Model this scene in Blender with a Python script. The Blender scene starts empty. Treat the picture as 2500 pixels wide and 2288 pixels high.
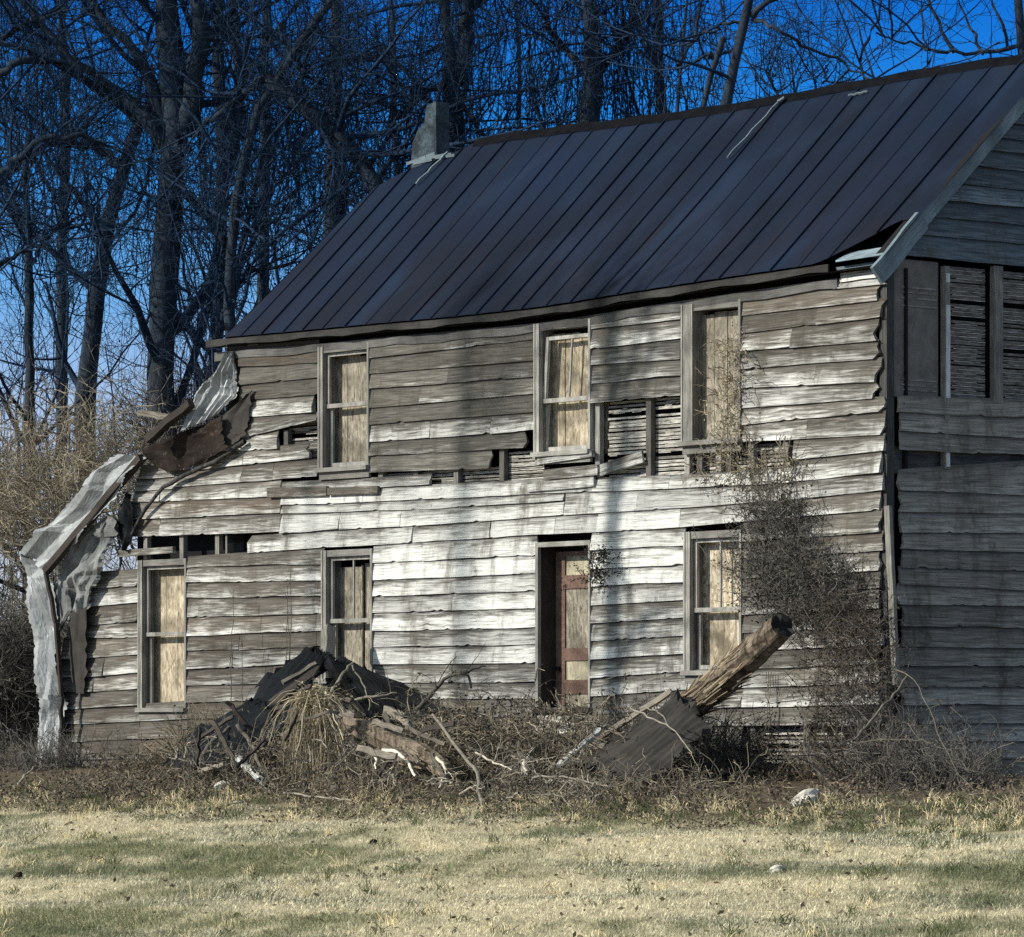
import bpy, math, random
import numpy as np
from math import radians, sin, cos, tan, pi
rng = np.random.default_rng(11)
random.seed(5)
sc = bpy.context.scene
COL = sc.collection

# ------------------------------------------------------------------ camera geometry (photo pixels 2500 x 2288)
A = radians(40.0)
FPX = 11243.0
YH = 1773.0
Dv = np.array([-cos(A), sin(A)]); Rv = np.array([sin(A), cos(A)])
DEP = FPX / 213.0
CAM = -(Dv * DEP + Rv * (2165 - 1250) * DEP / FPX)

def ray(px):
    return Dv + Rv * (px - 1250.0) / FPX
def P(px, py, yo=0.0):                       # point seen at a pixel, standing on the vertical plane y = yo
    r = ray(px); s = (yo - CAM[1]) / r[1]
    p = CAM + r * s
    return np.array([p[0], p[1], -(py - YH) / FPX * s])
def PX(px, py, xo=0.0):                      # the same on the plane x = xo (gable)
    r = ray(px); s = (xo - CAM[0]) / r[0]
    p = CAM + r * s
    return np.array([p[0], p[1], -(py - YH) / FPX * s])
def AT(px, py, dep):                         # at a distance along the view
    p = CAM + ray(px) * dep
    return np.array([p[0], p[1], -(py - YH) / FPX * dep])
ZB = -0.60
def ground_z(x, y):
    y = np.asarray(y, float); x = np.asarray(x, float)
    z = ZB + 0.08 * np.minimum(y + 1.0, 0.0)
    z = -1.9 + np.log1p(np.exp((z + 1.9) * 6.0)) / 6.0 - 0.0
    z = z + 0.035 * np.sin(x * 0.9 + 0.7 * y) * np.sin(y * 0.8 - 0.3 * x) * (y < 2)
    return z
def GP(px, py):                              # point on the ground seen at a pixel
    lo, hi = 25.0, 75.0
    for _ in range(40):
        m = (lo + hi) / 2
        p = CAM + ray(px) * m; z = -(py - YH) / FPX * m
        if z > ground_z(p[0], p[1]): lo = m
        else: hi = m
    p = CAM + ray(px) * lo
    return np.array([p[0], p[1], float(ground_z(p[0], p[1]))])

# ------------------------------------------------------------------ object helpers
def link(o, parent=None):
    COL.objects.link(o)
    if parent is not None: o.parent = parent
    return o
def tag(o, label=None, cat=None, group=None, kind=None):
    if label: o['label'] = label
    if cat: o['category'] = cat
    if group: o['group'] = group
    if kind: o['kind'] = kind
    return o
def empty(name, loc, label=None, cat=None, group=None):
    o = bpy.data.objects.new(name, None); o.empty_display_size = 0.2
    o.location = tuple(loc); link(o)
    return tag(o, label, cat, group)
def mesh_np(name, V, F, mat, parent=None, uv=None, col=None, smooth=False):
    """V (n,3); F (m,3) or (m,4) int array or list of arrays; world coordinates, moved to the parent's frame."""
    V = np.asarray(V, np.float64).reshape(-1, 3)
    if parent is not None:
        p = parent; off = np.zeros(3)
        while p is not None:
            off += np.array(p.location); p = p.parent
        V = V - off
    Fs = F if isinstance(F, list) else [F]
    Fs = [np.asarray(f, np.int32) for f in Fs if len(f)]
    me = bpy.data.meshes.new(name)
    me.vertices.add(len(V)); me.vertices.foreach_set('co', V.astype(np.float32).ravel())
    nl = sum(f.size for f in Fs); nf = sum(len(f) for f in Fs)
    li = np.concatenate([f.ravel() for f in Fs])
    tot = np.concatenate([np.full(len(f), f.shape[1], np.int32) for f in Fs])
    st = np.concatenate([[0], np.cumsum(tot)[:-1]]).astype(np.int32)
    me.loops.add(nl); me.polygons.add(nf)
    me.loops.foreach_set('vertex_index', li)
    me.polygons.foreach_set('loop_start', st)
    me.polygons.foreach_set('loop_total', tot)
    me.polygons.foreach_set('use_smooth', np.full(nf, bool(smooth)))
    me.update(calc_edges=True)
    if uv is not None:
        l = me.uv_layers.new(name='UVMap'); l.data.foreach_set('uv', np.asarray(uv, np.float32)[li].ravel())
    if col is not None:
        c = me.color_attributes.new('tint', 'FLOAT_COLOR', 'POINT')
        cc = np.ones((len(V), 4), np.float32); cc[:, :np.asarray(col).shape[1]] = col
        c.data.foreach_set('color', cc.ravel())
    me.validate()
    me.materials.append(mat)
    return link(bpy.data.objects.new(name, me), parent)

class MB:
    def __init__(s): s.v = []; s.f = []; s.uv = []; s.c = []
    def add(s, V, F, uv=None, c=(0.5, 0.5, 0.5)):
        n = len(s.v)
        s.v += [tuple(map(float, p)) for p in V]
        s.f += [tuple(i + n for i in f) for f in F]
        s.uv += [tuple(u) for u in (uv if uv is not None else [(0, 0)] * len(V))]
        s.c += [tuple(c)] * len(V) if np.ndim(c) == 1 else [tuple(k) for k in c]
    def hexa(s, a, b, c=(0.5, 0.5, 0.5)):
        """a: 4 corners, b: the 4 opposite corners."""
        V = list(a) + list(b)
        F = [(3, 2, 1, 0), (4, 5, 6, 7), (0, 1, 5, 4), (1, 2, 6, 5), (2, 3, 7, 6), (3, 0, 4, 7)]
        r = random.random() * 30
        L = np.linalg.norm(np.array(b[0]) - np.array(a[0]))
        uv = [(r, 0), (r, .3), (r, .6), (r, 1), (r + L, 0), (r + L, .3), (r + L, .6), (r + L, 1)]
        s.add(V, F, uv, c)
    def bx(s, x0, x1, y0, y1, z0, z1, c=(0.5, 0.5, 0.5), long='x'):
        if long == 'x':
            a = [(x0, y0, z0), (x0, y1, z0), (x0, y1, z1), (x0, y0, z1)]; b = [(x1, p[1], p[2]) for p in a]
        elif long == 'z':
            a = [(x0, y0, z0), (x1, y0, z0), (x1, y1, z0), (x0, y1, z0)]; b = [(p[0], p[1], z1) for p in a]
        else:
            a = [(x0, y0, z0), (x0, y0, z1), (x1, y0, z1), (x1, y0, z0)]; b = [(p[0], y1, p[2]) for p in a]
        s.hexa(a, b, c)
    def bar(s, p, q, w, h, up=(0, 0, 1), c=(0.5, 0.5, 0.5), taper=1.0, seg=1, wob=0.0):
        p = np.array(p, float); q = np.array(q, float); t = q - p; L = np.linalg.norm(t); t /= L
        up = np.array(up, float); sd = np.cross(t, up); sd /= np.linalg.norm(sd) + 1e-9; up = np.cross(sd, t)
        V = []; uv = []; r0 = random.random() * 30
        for i in range(seg + 1):
            k = i / seg; m = p + (q - p) * k + sd * random.gauss(0, wob) + up * random.gauss(0, wob)
            ww = w * (1 + (taper - 1) * k) / 2 * (1 + random.gauss(0, wob * 4)); hh = h * (1 + (taper - 1) * k) / 2
            for j, (a, b) in enumerate(((-1, -1), (1, -1), (1, 1), (-1, 1))):
                V.append(m + sd * a * ww + up * b * hh); uv.append((r0 + L * k, (0, .33, .66, 1)[j]))
        F = [(3, 2, 1, 0), tuple(4 * seg + j for j in range(4))]
        for i in range(seg):
            for j in range(4):
                F.append((4 * i + j, 4 * i + (j + 1) % 4, 4 * i + 4 + (j + 1) % 4, 4 * i + 4 + j))
        s.add(V, F, uv, c)
    def build(s, name, mat, parent=None, smooth=False):
        q = [f for f in s.f if len(f) == 4]; t = [f for f in s.f if len(f) == 3]
        Fs = [np.array(x, np.int32) for x in (q, t) if x]
        return mesh_np(name, np.array(s.v), Fs, mat, parent, uv=np.array(s.uv), col=np.array(s.c), smooth=smooth)

def tubes(paths, radii, k=4):
    """paths (M,N,3), radii (M,N) -> V, F"""
    paths = np.asarray(paths, float); M, N, _ = paths.shape
    T = np.gradient(paths, axis=1); T /= np.linalg.norm(T, axis=2, keepdims=True) + 1e-9
    ref = np.where(np.abs(T[..., 2:3]) > 0.8, np.array([1.0, 0.2, 0]), np.array([0.0, 0.1, 1.0]))
    U = np.cross(T, ref); U /= np.linalg.norm(U, axis=2, keepdims=True) + 1e-9
    W = np.cross(T, U)
    an = np.arange(k) * 2 * pi / k
    V = paths[:, :, None, :] + radii[:, :, None, None] * (np.cos(an)[None, None, :, None] * U[:, :, None, :] + np.sin(an)[None, None, :, None] * W[:, :, None, :])
    base = (np.arange(M) * N * k)[:, None, None] + (np.arange(N - 1) * k)[None, :, None]
    j = np.arange(k)[None, None, :]; j2 = (np.arange(k) + 1) % k
    F = np.stack([base + j, base + j2[None, None, :], base + k + j2[None, None, :], base + k + j], -1).reshape(-1, 4)
    return V.reshape(-1, 3), F
class TB:
    def __init__(s): s.V = []; s.F = []; s.n = 0; s.C = []; s.T = []
    def add(s, paths, radii, k=4, col=(0.5, 0.5, 0.5)):
        V, F = tubes(paths, radii, k); s.V.append(V); s.F.append(F + s.n)
        col = np.asarray(col, float)
        if col.ndim == 2: c = np.repeat(col, paths.shape[1] * k, 0)
        else: c = np.tile(col, (len(V), 1))
        s.C.append(c); s.n += len(V)
    def leaves(s, pts, size, col, jit=0.25, flat=0.0):
        """small folded leaf quads"""
        n = len(pts); a = rng.normal(size=(n, 3)); a[:, 2] *= (1 - flat); a /= np.linalg.norm(a, axis=1, keepdims=True)
        b = rng.normal(size=(n, 3)); b[:, 2] *= (1 - flat); b -= a * (a * b).sum(1, keepdims=True); b /= np.linalg.norm(b, axis=1, keepdims=True) + 1e-9
        sz = size * rng.uniform(1 - jit * 2, 1 + jit * 2, (n, 1))
        V = np.stack([pts - a * sz, pts + b * sz * .55, pts + a * sz, pts - b * sz * .55], 1).reshape(-1, 3)
        F = (np.arange(n) * 4)[:, None] + np.arange(4)[None]
        s.V.append(V); s.F.append(F + s.n); s.n += len(V)
        col = np.asarray(col, float)
        s.C.append(np.repeat(col, 4, 0) if col.ndim == 2 else np.tile(col, (len(V), 1)))
    def build(s, name, mat, parent=None, smooth=True):
        return mesh_np(name, np.concatenate(s.V), np.concatenate(s.F), mat, parent, col=np.concatenate(s.C), smooth=smooth)

def resample(pts, n):
    pts = np.asarray(pts, float); d = np.r_[0, np.cumsum(np.linalg.norm(np.diff(pts, axis=0), axis=1))]
    t = np.linspace(0, d[-1], n)
    out = np.stack([np.interp(t, d, pts[:, i]) for i in range(3)], 1)
    if n > 4:
        for _ in range(2):
            out[1:-1] = (out[:-2] + 2 * out[1:-1] + out[2:]) / 4
    return out
def grow(parents, prad, n, length, npts=6, spread=0.9, up=0.25, gnarl=0.25, t0=0.25, t1=1.0, rfac=0.6, tipr=0.25, minr=0.004, flat=None):
    """children spawned along parent paths; all vectorised"""
    M, N, _ = parents.shape
    idx = np.repeat(np.arange(M), n); K = len(idx)
    t = rng.uniform(t0, t1, K) * (N - 1); i0 = np.clip(t.astype(int), 0, N - 2); fr = (t - i0)[:, None]
    st = parents[idx, i0] * (1 - fr) + parents[idx, i0 + 1] * fr
    tg = parents[idx, i0 + 1] - parents[idx, i0]; tg /= np.linalg.norm(tg, axis=1, keepdims=True) + 1e-9
    r0 = np.maximum((prad[idx, i0] * (1 - fr[:, 0]) + prad[idx, i0 + 1] * fr[:, 0]) * rfac * rng.uniform(0.6, 1.1, K), minr)
    d = tg * 0.8 + rng.normal(size=(K, 3)) * spread; d[:, 2] += up
    if flat is not None: d[:, 2] *= flat
    d /= np.linalg.norm(d, axis=1, keepdims=True)
    L = rng.uniform(length[0], length[1], K) * (1.15 - 0.5 * (t / (N - 1)))
    pts = [st]; cur = st
    for _ in range(npts - 1):
        d = d + rng.normal(size=(K, 3)) * gnarl; d[:, 2] += up * 0.22
        d /= np.linalg.norm(d, axis=1, keepdims=True)
        cur = cur + d * (L / (npts - 1))[:, None]; pts.append(cur)
    paths = np.stack(pts, 1)
    rad = r0[:, None] * np.linspace(1, tipr, npts)[None]
    return paths, np.maximum(rad, minr * 0.6)

# ------------------------------------------------------------------ materials
class NT:
    def __init__(s, name):
        s.m = bpy.data.materials.new(name); s.m.use_nodes = True; s.t = s.m.node_tree; s.t.nodes.clear()
        s.out = s.n('ShaderNodeOutputMaterial'); s.b = s.n('ShaderNodeBsdfPrincipled')
        s.t.links.new(s.b.outputs[0], s.out.inputs[0])
    def n(s, ty, **kw):
        x = s.t.nodes.new(ty)
        for k, v in kw.items(): setattr(x, k, v)
        return x
    def l(s, a, b): s.t.links.new(a, b)
    def val(s, i, v):
        if hasattr(v, 'node'): s.l(v, i)
        else: i.default_value = v
    def math(s, op, a, b=0.0, c=None, clamp=False):
        x = s.n('ShaderNodeMath', operation=op, use_clamp=clamp); s.val(x.inputs[0], a); s.val(x.inputs[1], b)
        if c is not None: s.val(x.inputs[2], c)
        return x.outputs[0]
    def mapr(s, v, a, b, c=0.0, d=1.0, smooth=False):
        x = s.n('ShaderNodeMapRange', interpolation_type='SMOOTHSTEP' if smooth else 'LINEAR')
        s.val(x.inputs[0], v); x.inputs[1].default_value = a; x.inputs[2].default_value = b; x.inputs[3].default_value = c; x.inputs[4].default_value = d
        return x.outputs[0]
    def vscale(s, v, sx, sy, sz):
        x = s.n('ShaderNodeMapping'); s.l(v, x.inputs[0]); x.inputs['Scale'].default_value = (sx, sy, sz); return x.outputs[0]
    def noise(s, vec, scale, detail=4.0, rough=0.55, dist=0.0, col=False):
        x = s.n('ShaderNodeTexNoise'); s.l(vec, x.inputs['Vector']); x.inputs['Scale'].default_value = scale
        x.inputs['Detail'].default_value = detail; x.inputs['Roughness'].default_value = rough; x.inputs['Distortion'].default_value = dist
        return x.outputs['Color' if col else 'Fac']
    def mix(s, f, a, b, mode='MIX'):
        x = s.n('ShaderNodeMix', data_type='RGBA', blend_type=mode)
        s.val(x.inputs[0], f)
        for i, v in ((6, a), (7, b)):
            if hasattr(v, 'node'): s.l(v, x.inputs[i])
            else: x.inputs[i].default_value = (*v, 1.0)
        return x.outputs[2]
    def ramp(s, f, stops):
        x = s.n('ShaderNodeValToRGB'); s.l(f, x.inputs[0]); e = x.color_ramp.elements
        while len(e) < len(stops): e.new(0.5)
        for k, (p, c) in enumerate(stops): e[k].position = p; e[k].color = (*c, 1.0)
        return x.outputs[0]
    def obj(s): return s.n('ShaderNodeTexCoord').outputs['Object']
    def geo(s): return s.n('ShaderNodeNewGeometry').outputs['Position']
    def uv(s): return s.n('ShaderNodeUVMap', uv_map='UVMap').outputs[0]
    def attr(s):
        x = s.n('ShaderNodeAttribute', attribute_name='tint'); y = s.n('ShaderNodeSeparateColor'); s.l(x.outputs['Color'], y.inputs[0])
        return x.outputs['Color'], y.outputs[0], y.outputs[1], y.outputs[2]
    def bump(s, h, st, dist=0.01):
        x = s.n('ShaderNodeBump'); x.inputs['Strength'].default_value = st; x.inputs['Distance'].default_value = dist
        s.l(h, x.inputs['Height']); s.l(x.outputs[0], s.b.inputs['Normal'])
    def fin(s, color, rough=0.9, metal=0.0, spec=0.2):
        s.val(s.b.inputs['Base Color'], color if hasattr(color, 'node') else (*color, 1.0))
        s.val(s.b.inputs['Roughness'], rough); s.val(s.b.inputs['Metallic'], metal); s.b.inputs['Specular IOR Level'].default_value = spec
        return s.m

def mat_siding(name, wood0, wood1, paintc, dark=0.0):
    """boards: uv = (metres along, 0 bottom .. 1 top); tint = (paint left, random, brown)"""
    t = NT(name); uv = t.uv(); col, pr, rn, br = t.attr(); geo = t.geo()
    n1 = t.noise(t.vscale(uv, 1.5, 3.2, 1), 1.0, 6, 0.68, 0.15)
    n2 = t.noise(t.vscale(uv, 2.0, 9.0, 1), 1.0, 4, 0.6, 0.6)
    n4 = t.noise(t.vscale(uv, 3.5, 26.0, 1), 1.0, 3, 0.6)
    n3 = t.noise(t.vscale(geo, 0.8, 0.8, 1.1), 1.0, 3, 0.5)
    sp = t.n('ShaderNodeSeparateXYZ'); t.l(uv, sp.inputs[0]); v = sp.outputs[1]
    m = t.math('MULTIPLY', t.math('SUBTRACT', n1, 0.5), 1.9)
    m = t.math('ADD', m, t.math('MULTIPLY', t.math('SUBTRACT', n2, 0.5), 1.3))
    m = t.math('ADD', m, t.math('MULTIPLY', t.math('SUBTRACT', n3, 0.5), 1.1))
    m = t.math('ADD', m, t.math('MULTIPLY', t.math('SUBTRACT', 0.5, v), 0.65))  # paint wears thinner toward board tops, which also imitates shading
    m = t.math('ADD', m, t.math('SUBTRACT', pr, 0.68))
    mask = t.mapr(m, -0.38, 0.5, 0, 1, True)
    wood = t.mix(t.mapr(n2, 0.3, 0.7), wood0, wood1)
    wood = t.mix(t.math('MULTIPLY', br, t.mapr(n1, 0.35, 0.65)), wood, (0.115, 0.078, 0.048))
    pc = t.mix(t.mapr(n4, 0.3, 0.62), tuple(k * 0.55 for k in paintc), paintc)
    c = t.mix(mask, wood, pc)
    c = t.mix(t.mapr(n4, 0.28, 0.38, 0.5, 0.0), c, (0.03, 0.028, 0.025))
    c = t.mix(t.math('MULTIPLY', t.mapr(v, 0.72, 1.0), 0.55), c, (0.035, 0.033, 0.03))  # dark upper edge: shade under the overlap put into the colour
    st = t.noise(t.vscale(geo, 2.6, 2.6, 0.55), 1.0, 5, 0.65, 0.3); st2 = t.noise(t.vscale(geo, 7.0, 7.0, 5.0), 1.0, 4, 0.7)
    c = t.mix(t.math('MULTIPLY', t.mapr(st, 0.47, 0.70, 0, 0.8, True), t.mapr(st2, 0.3, 0.55)), c, (0.085, 0.075, 0.058))
    c = t.mix(t.mapr(st2, 0.62, 0.74, 0, 0.75), c, (0.06, 0.055, 0.048))
    ck = t.noise(t.vscale(uv, 0.8, 34.0, 1), 1.0, 2, 0.5, 0.3); c = t.mix(t.mapr(ck, 0.35, 0.40, 0.8, 0.0), c, (0.035, 0.033, 0.03))
    hs = t.n('ShaderNodeHueSaturation'); t.l(c, hs.inputs['Color']); t.l(t.mapr(rn, 0, 1, 0.68 - dark, 1.22 - dark), hs.inputs['Value'])
    t.bump(t.math('ADD', n4, t.math('MULTIPLY', n2, 1.5)), 0.4, 0.01)
    return t.fin(hs.outputs[0], 0.85)
M = {}
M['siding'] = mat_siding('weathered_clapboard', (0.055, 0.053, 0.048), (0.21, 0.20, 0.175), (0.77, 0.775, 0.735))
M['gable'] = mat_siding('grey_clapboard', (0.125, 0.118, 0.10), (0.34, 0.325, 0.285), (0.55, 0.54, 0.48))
M['peak'] = mat_siding('screen_tinted_clapboard', (0.045, 0.062, 0.078), (0.14, 0.185, 0.215), (0.24, 0.30, 0.34))  # peak boards made darker and bluer, a windscreen tint put into their colour
def mat_wood(name, a, b, sx=3.0, sy=20.0, rough=0.85):
    t = NT(name); uv = t.uv(); col, r, g, bl = t.attr()
    n = t.noise(t.vscale(uv, sx, sy, 1), 1.0, 6, 0.65, 0.5); n2 = t.noise(t.obj(), 3.0, 3)
    c = t.mix(t.mapr(n, 0.3, 0.7), a, b); c = t.mix(t.mapr(n2, 0.4, 0.7, 0, 0.5), c, tuple(k * 0.4 for k in a))
    hs = t.n('ShaderNodeHueSaturation'); t.l(c, hs.inputs['Color']); t.l(t.mapr(r, 0, 1, 0.4, 1.6), hs.inputs['Value'])
    t.bump(n, 0.7, 0.01); return t.fin(hs.outputs[0], rough)
M['trim'] = mat_wood('weathered_trim', (0.13, 0.125, 0.11), (0.46, 0.45, 0.41))
M['trim_dark'] = mat_wood('dark_trim', (0.04, 0.040, 0.039), (0.15, 0.147, 0.14))
M['stud'] = mat_wood('old_stud', (0.10, 0.095, 0.085), (0.36, 0.35, 0.31))
M['plank'] = mat_wood('fallen_plank', (0.06, 0.052, 0.042), (0.30, 0.27, 0.22))
M['paleplank'] = mat_wood('pale_plank', (0.28, 0.29, 0.28), (0.62, 0.64, 0.62))
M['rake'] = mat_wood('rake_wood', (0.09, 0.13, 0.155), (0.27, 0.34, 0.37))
M['jamb'] = mat_wood('brown_jamb', (0.035, 0.028, 0.025), (0.075, 0.062, 0.055))
M['doorred'] = mat_wood('red_brown_paint', (0.13, 0.083, 0.065), (0.25, 0.16, 0.125), 20, 4)
def mat_lath():
    t = NT('plaster_lath'); uv = t.uv(); col, r, g, b = t.attr()
    n = t.noise(t.vscale(uv, 6, 3, 1), 1, 5, 0.6)
    c = t.mix(t.mapr(n, 0.35, 0.6), (0.10, 0.088, 0.07), (0.70, 0.68, 0.61))
    c = t.mix(t.mapr(r, 0, 1, 0.0, 0.9), c, (0.05, 0.043, 0.036)); return t.fin(c, 0.95)
M['lath'] = mat_lath()
def mat_osb(name, a, b, c3):
    t = NT(name); o = t.obj()
    w = t.n('ShaderNodeTexVoronoi'); t.l(t.vscale(t.n('ShaderNodeTexCoord').outputs['Object'], 10, 10, 5.0), w.inputs['Vector']); w.inputs['Scale'].default_value = 2.6
    s = t.n('ShaderNodeSeparateColor'); t.l(w.outputs['Color'], s.inputs[0])
    n = t.noise(t.vscale(o, 30, 30, 6), 1.0, 5, 0.7, 0.8); n2 = t.noise(o, 2.2, 4, 0.6)
    c = t.mix(s.outputs[0], a, b); c = t.mix(t.mapr(n, 0.5, 0.62), c, c3); c = t.mix(t.mapr(n2, 0.42, 0.68, 0, 0.85), c, tuple(k * 0.38 for k in a)); n6 = t.noise(t.vscale(o, 16, 16, 0.9), 1.0, 4, 0.7); c = t.mix(t.mapr(n6, 0.56, 0.68, 0, 0.7), c, tuple(k * 0.3 for k in a))
    t.bump(n, 0.5, 0.01); return t.fin(c, 0.8)
M['osb'] = mat_osb('weathered_board', (0.42, 0.355, 0.25), (0.66, 0.585, 0.44), (0.20, 0.155, 0.10))
M['osb_grey'] = mat_osb('grey_weathered_board', (0.26, 0.23, 0.18), (0.45, 0.41, 0.32), (0.11, 0.095, 0.075))
M['flake'] = mat_osb('pale_flake_board', (0.34, 0.28, 0.19), (0.82, 0.75, 0.60), (0.42, 0.33, 0.20))
M['yellow'] = mat_osb('faded_yellow_panel', (0.46, 0.42, 0.30), (0.58, 0.53, 0.39), (0.34, 0.30, 0.21))
def mat_flat(name, c, rough=0.9, n0=0.6, scale=6.0):
    t = NT(name); n = t.noise(t.obj(), scale, 5, 0.6)
    return t.fin(t.mix(t.mapr(n, 0.3, 0.7), tuple(k * n0 for k in c), c), rough)
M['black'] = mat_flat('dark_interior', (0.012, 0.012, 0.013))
M['tar'] = mat_flat('tar_paper', (0.21, 0.195, 0.175), 0.9, 0.55, 5)
M['stone'] = mat_flat('pale_stone', (0.66, 0.64, 0.56), 0.9, 0.6, 14)
t = NT('chimney_plaster'); n_ = t.noise(t.obj(), 5, 6, .7); n2_ = t.noise(t.obj(), 16, 4, .7); br_ = t.n('ShaderNodeTexBrick'); t.l(t.vscale(t.obj(), 1, 1, 1), br_.inputs[0])
c_ = t.mix(t.mapr(n_, .4, .6), (0.022, 0.032, 0.040), (0.068, 0.10, 0.12)); c_ = t.mix(t.mapr(n2_, .55, .7, 0, .7), c_, (0.02, 0.026, 0.03)); t.bump(n2_, .8, .04); M['plaster'] = t.fin(c_, .95)
def mat_roof():
    t = NT('painted_seam_screen_tint'); geo = t.geo(); col, r, g, b = t.attr()
    n = t.noise(t.vscale(geo, 0.5, 0.35, 0.35), 1.0, 4, 0.55); n2 = t.noise(t.vscale(geo, 3.2, 0.8, 0.8), 1.0, 6, 0.7)
    c = t.mix(t.mapr(n, 0.36, 0.66), (0.0021, 0.0062, 0.0165), (0.0036, 0.0128, 0.037))  # dark navy metal, with the windscreen's blue darkening included in the base colour
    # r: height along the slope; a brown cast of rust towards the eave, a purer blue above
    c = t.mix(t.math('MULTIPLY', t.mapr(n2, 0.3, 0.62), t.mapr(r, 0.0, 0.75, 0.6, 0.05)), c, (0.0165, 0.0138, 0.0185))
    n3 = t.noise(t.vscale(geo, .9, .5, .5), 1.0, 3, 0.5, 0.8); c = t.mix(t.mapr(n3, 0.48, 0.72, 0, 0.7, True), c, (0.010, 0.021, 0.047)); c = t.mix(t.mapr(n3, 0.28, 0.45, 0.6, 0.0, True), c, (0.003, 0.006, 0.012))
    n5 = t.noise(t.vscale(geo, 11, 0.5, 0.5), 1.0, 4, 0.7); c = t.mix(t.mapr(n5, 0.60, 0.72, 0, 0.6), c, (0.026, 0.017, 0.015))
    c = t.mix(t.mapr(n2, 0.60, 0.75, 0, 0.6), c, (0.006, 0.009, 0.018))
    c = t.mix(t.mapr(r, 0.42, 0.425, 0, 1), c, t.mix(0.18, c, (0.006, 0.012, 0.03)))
    hs = t.n('ShaderNodeHueSaturation'); t.l(c, hs.inputs['Color']); t.l(t.mapr(g, 0, 1, 0.9, 1.1), hs.inputs['Value'])
    t.bump(n2, 0.25, 0.01)
    return t.fin(hs.outputs[0], t.mapr(n2, 0.3, 0.7, 0.6, 0.85), 0.0, 0.12)
M['roof'] = mat_roof()
M['ridge'] = mat_flat('rusted_ridge_cap', (0.010, 0.011, 0.014), 1.0); M['ridge'].node_tree.nodes['Principled BSDF'].inputs['Specular IOR Level'].default_value = 0.0
def mat_tin(name, a, b, rust, metal=0.35, rough=0.42):
    t = NT(name); o = t.geo(); n = t.noise(o, 2.2, 5, 0.6, 0.5); n2 = t.noise(o, 14, 4, 0.6)
    c = t.mix(t.mapr(n, 0.35, 0.65), a, b); c = t.mix(t.mapr(n2, 0.60, 0.74, 0, 0.6), c, rust)
    t.bump(n2, 0.1, 0.006); return t.fin(c, t.mapr(n, 0.3, 0.7, rough, rough + 0.25), metal, 0.12 if metal == 0 else 0.4)
M['tin'] = mat_tin('silver_tin', (0.20, 0.212, 0.215), (0.36, 0.38, 0.385), (0.12, 0.112, 0.104), 0.35, 0.42)
M['tin_grey'] = mat_tin('grey_tarp', (0.10, 0.11, 0.11), (0.30, 0.31, 0.30), (0.06, 0.055, 0.05), 0.0, 0.6)
M['tin_dark'] = mat_tin('black_tin', (0.003, 0.004, 0.006), (0.008, 0.010, 0.013), (0.014, 0.012, 0.011), 0.0, 0.55)
M['tin_brown'] = mat_tin('brown_grey_tin', (0.028, 0.026, 0.024), (0.060, 0.055, 0.050), (0.035, 0.027, 0.022), 0.0, 0.6)
M['rot'] = mat_tin('rotten_roof_deck', (0.012, 0.010, 0.009), (0.035, 0.026, 0.022), (0.14, 0.125, 0.11), 0.0, 0.9)
def mat_bark(name, a, b, hi=None, z0=3.0, z1=7.5):
    t = NT(name); geo = t.geo(); col, r, g, bl = t.attr()
    n = t.noise(t.vscale(geo, 9, 9, 2.2), 1.0, 5, 0.65, 0.5)
    c = t.mix(t.mapr(n, 0.35, 0.68), a, b)
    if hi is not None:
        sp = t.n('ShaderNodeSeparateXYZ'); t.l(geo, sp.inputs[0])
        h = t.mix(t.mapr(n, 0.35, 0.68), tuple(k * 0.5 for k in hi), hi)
        c = t.mix(t.mapr(sp.outputs[2], z0, z1, 0, 1, True), c, h)  # bluer with height: the windscreen's shade band painted into the bark
    hs = t.n('ShaderNodeHueSaturation'); t.l(c, hs.inputs['Color']); t.l(t.mapr(r, 0, 1, 0.4, 1.6), hs.inputs['Value'])
    t.bump(n, 0.8, 0.03); return t.fin(hs.outputs[0], 0.95, 0, 0.1)
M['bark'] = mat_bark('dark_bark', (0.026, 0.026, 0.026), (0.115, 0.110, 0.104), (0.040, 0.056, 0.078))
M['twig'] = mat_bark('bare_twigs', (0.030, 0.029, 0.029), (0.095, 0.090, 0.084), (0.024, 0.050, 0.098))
M['logbark'] = mat_bark('weathered_log', (0.045, 0.036, 0.028), (0.30, 0.245, 0.185))
def mat_tint(name, rough=0.95, trans=0.0):
    t = NT(name); col, r, g, b = t.attr(); n = t.noise(t.geo(), 8.0, 3)
    hs = t.n('ShaderNodeHueSaturation'); t.l(col, hs.inputs['Color']); t.l(t.mapr(n, 0.3, 0.7, 0.7, 1.3), hs.inputs['Value'])
    t.fin(hs.outputs[0], rough, 0, 0.1); return t.m
M['tint'] = mat_tint('dry_stems')
M['grass'] = mat_tint('dry_grass')
t = M['grass'].node_tree; tr = t.nodes.new('ShaderNodeBsdfTranslucent'); mxs = t.nodes.new('ShaderNodeMixShader'); mxs.inputs[0].default_value = .45
pb = next(n for n in t.nodes if n.type == 'BSDF_PRINCIPLED'); ou = next(n for n in t.nodes if n.type == 'OUTPUT_MATERIAL')
t.links.new(pb.inputs['Base Color'].links[0].from_socket, tr.inputs[0]); t.links.new(pb.outputs[0], mxs.inputs[1]); t.links.new(tr.outputs[0], mxs.inputs[2]); t.links.new(mxs.outputs[0], ou.inputs[0])
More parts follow.
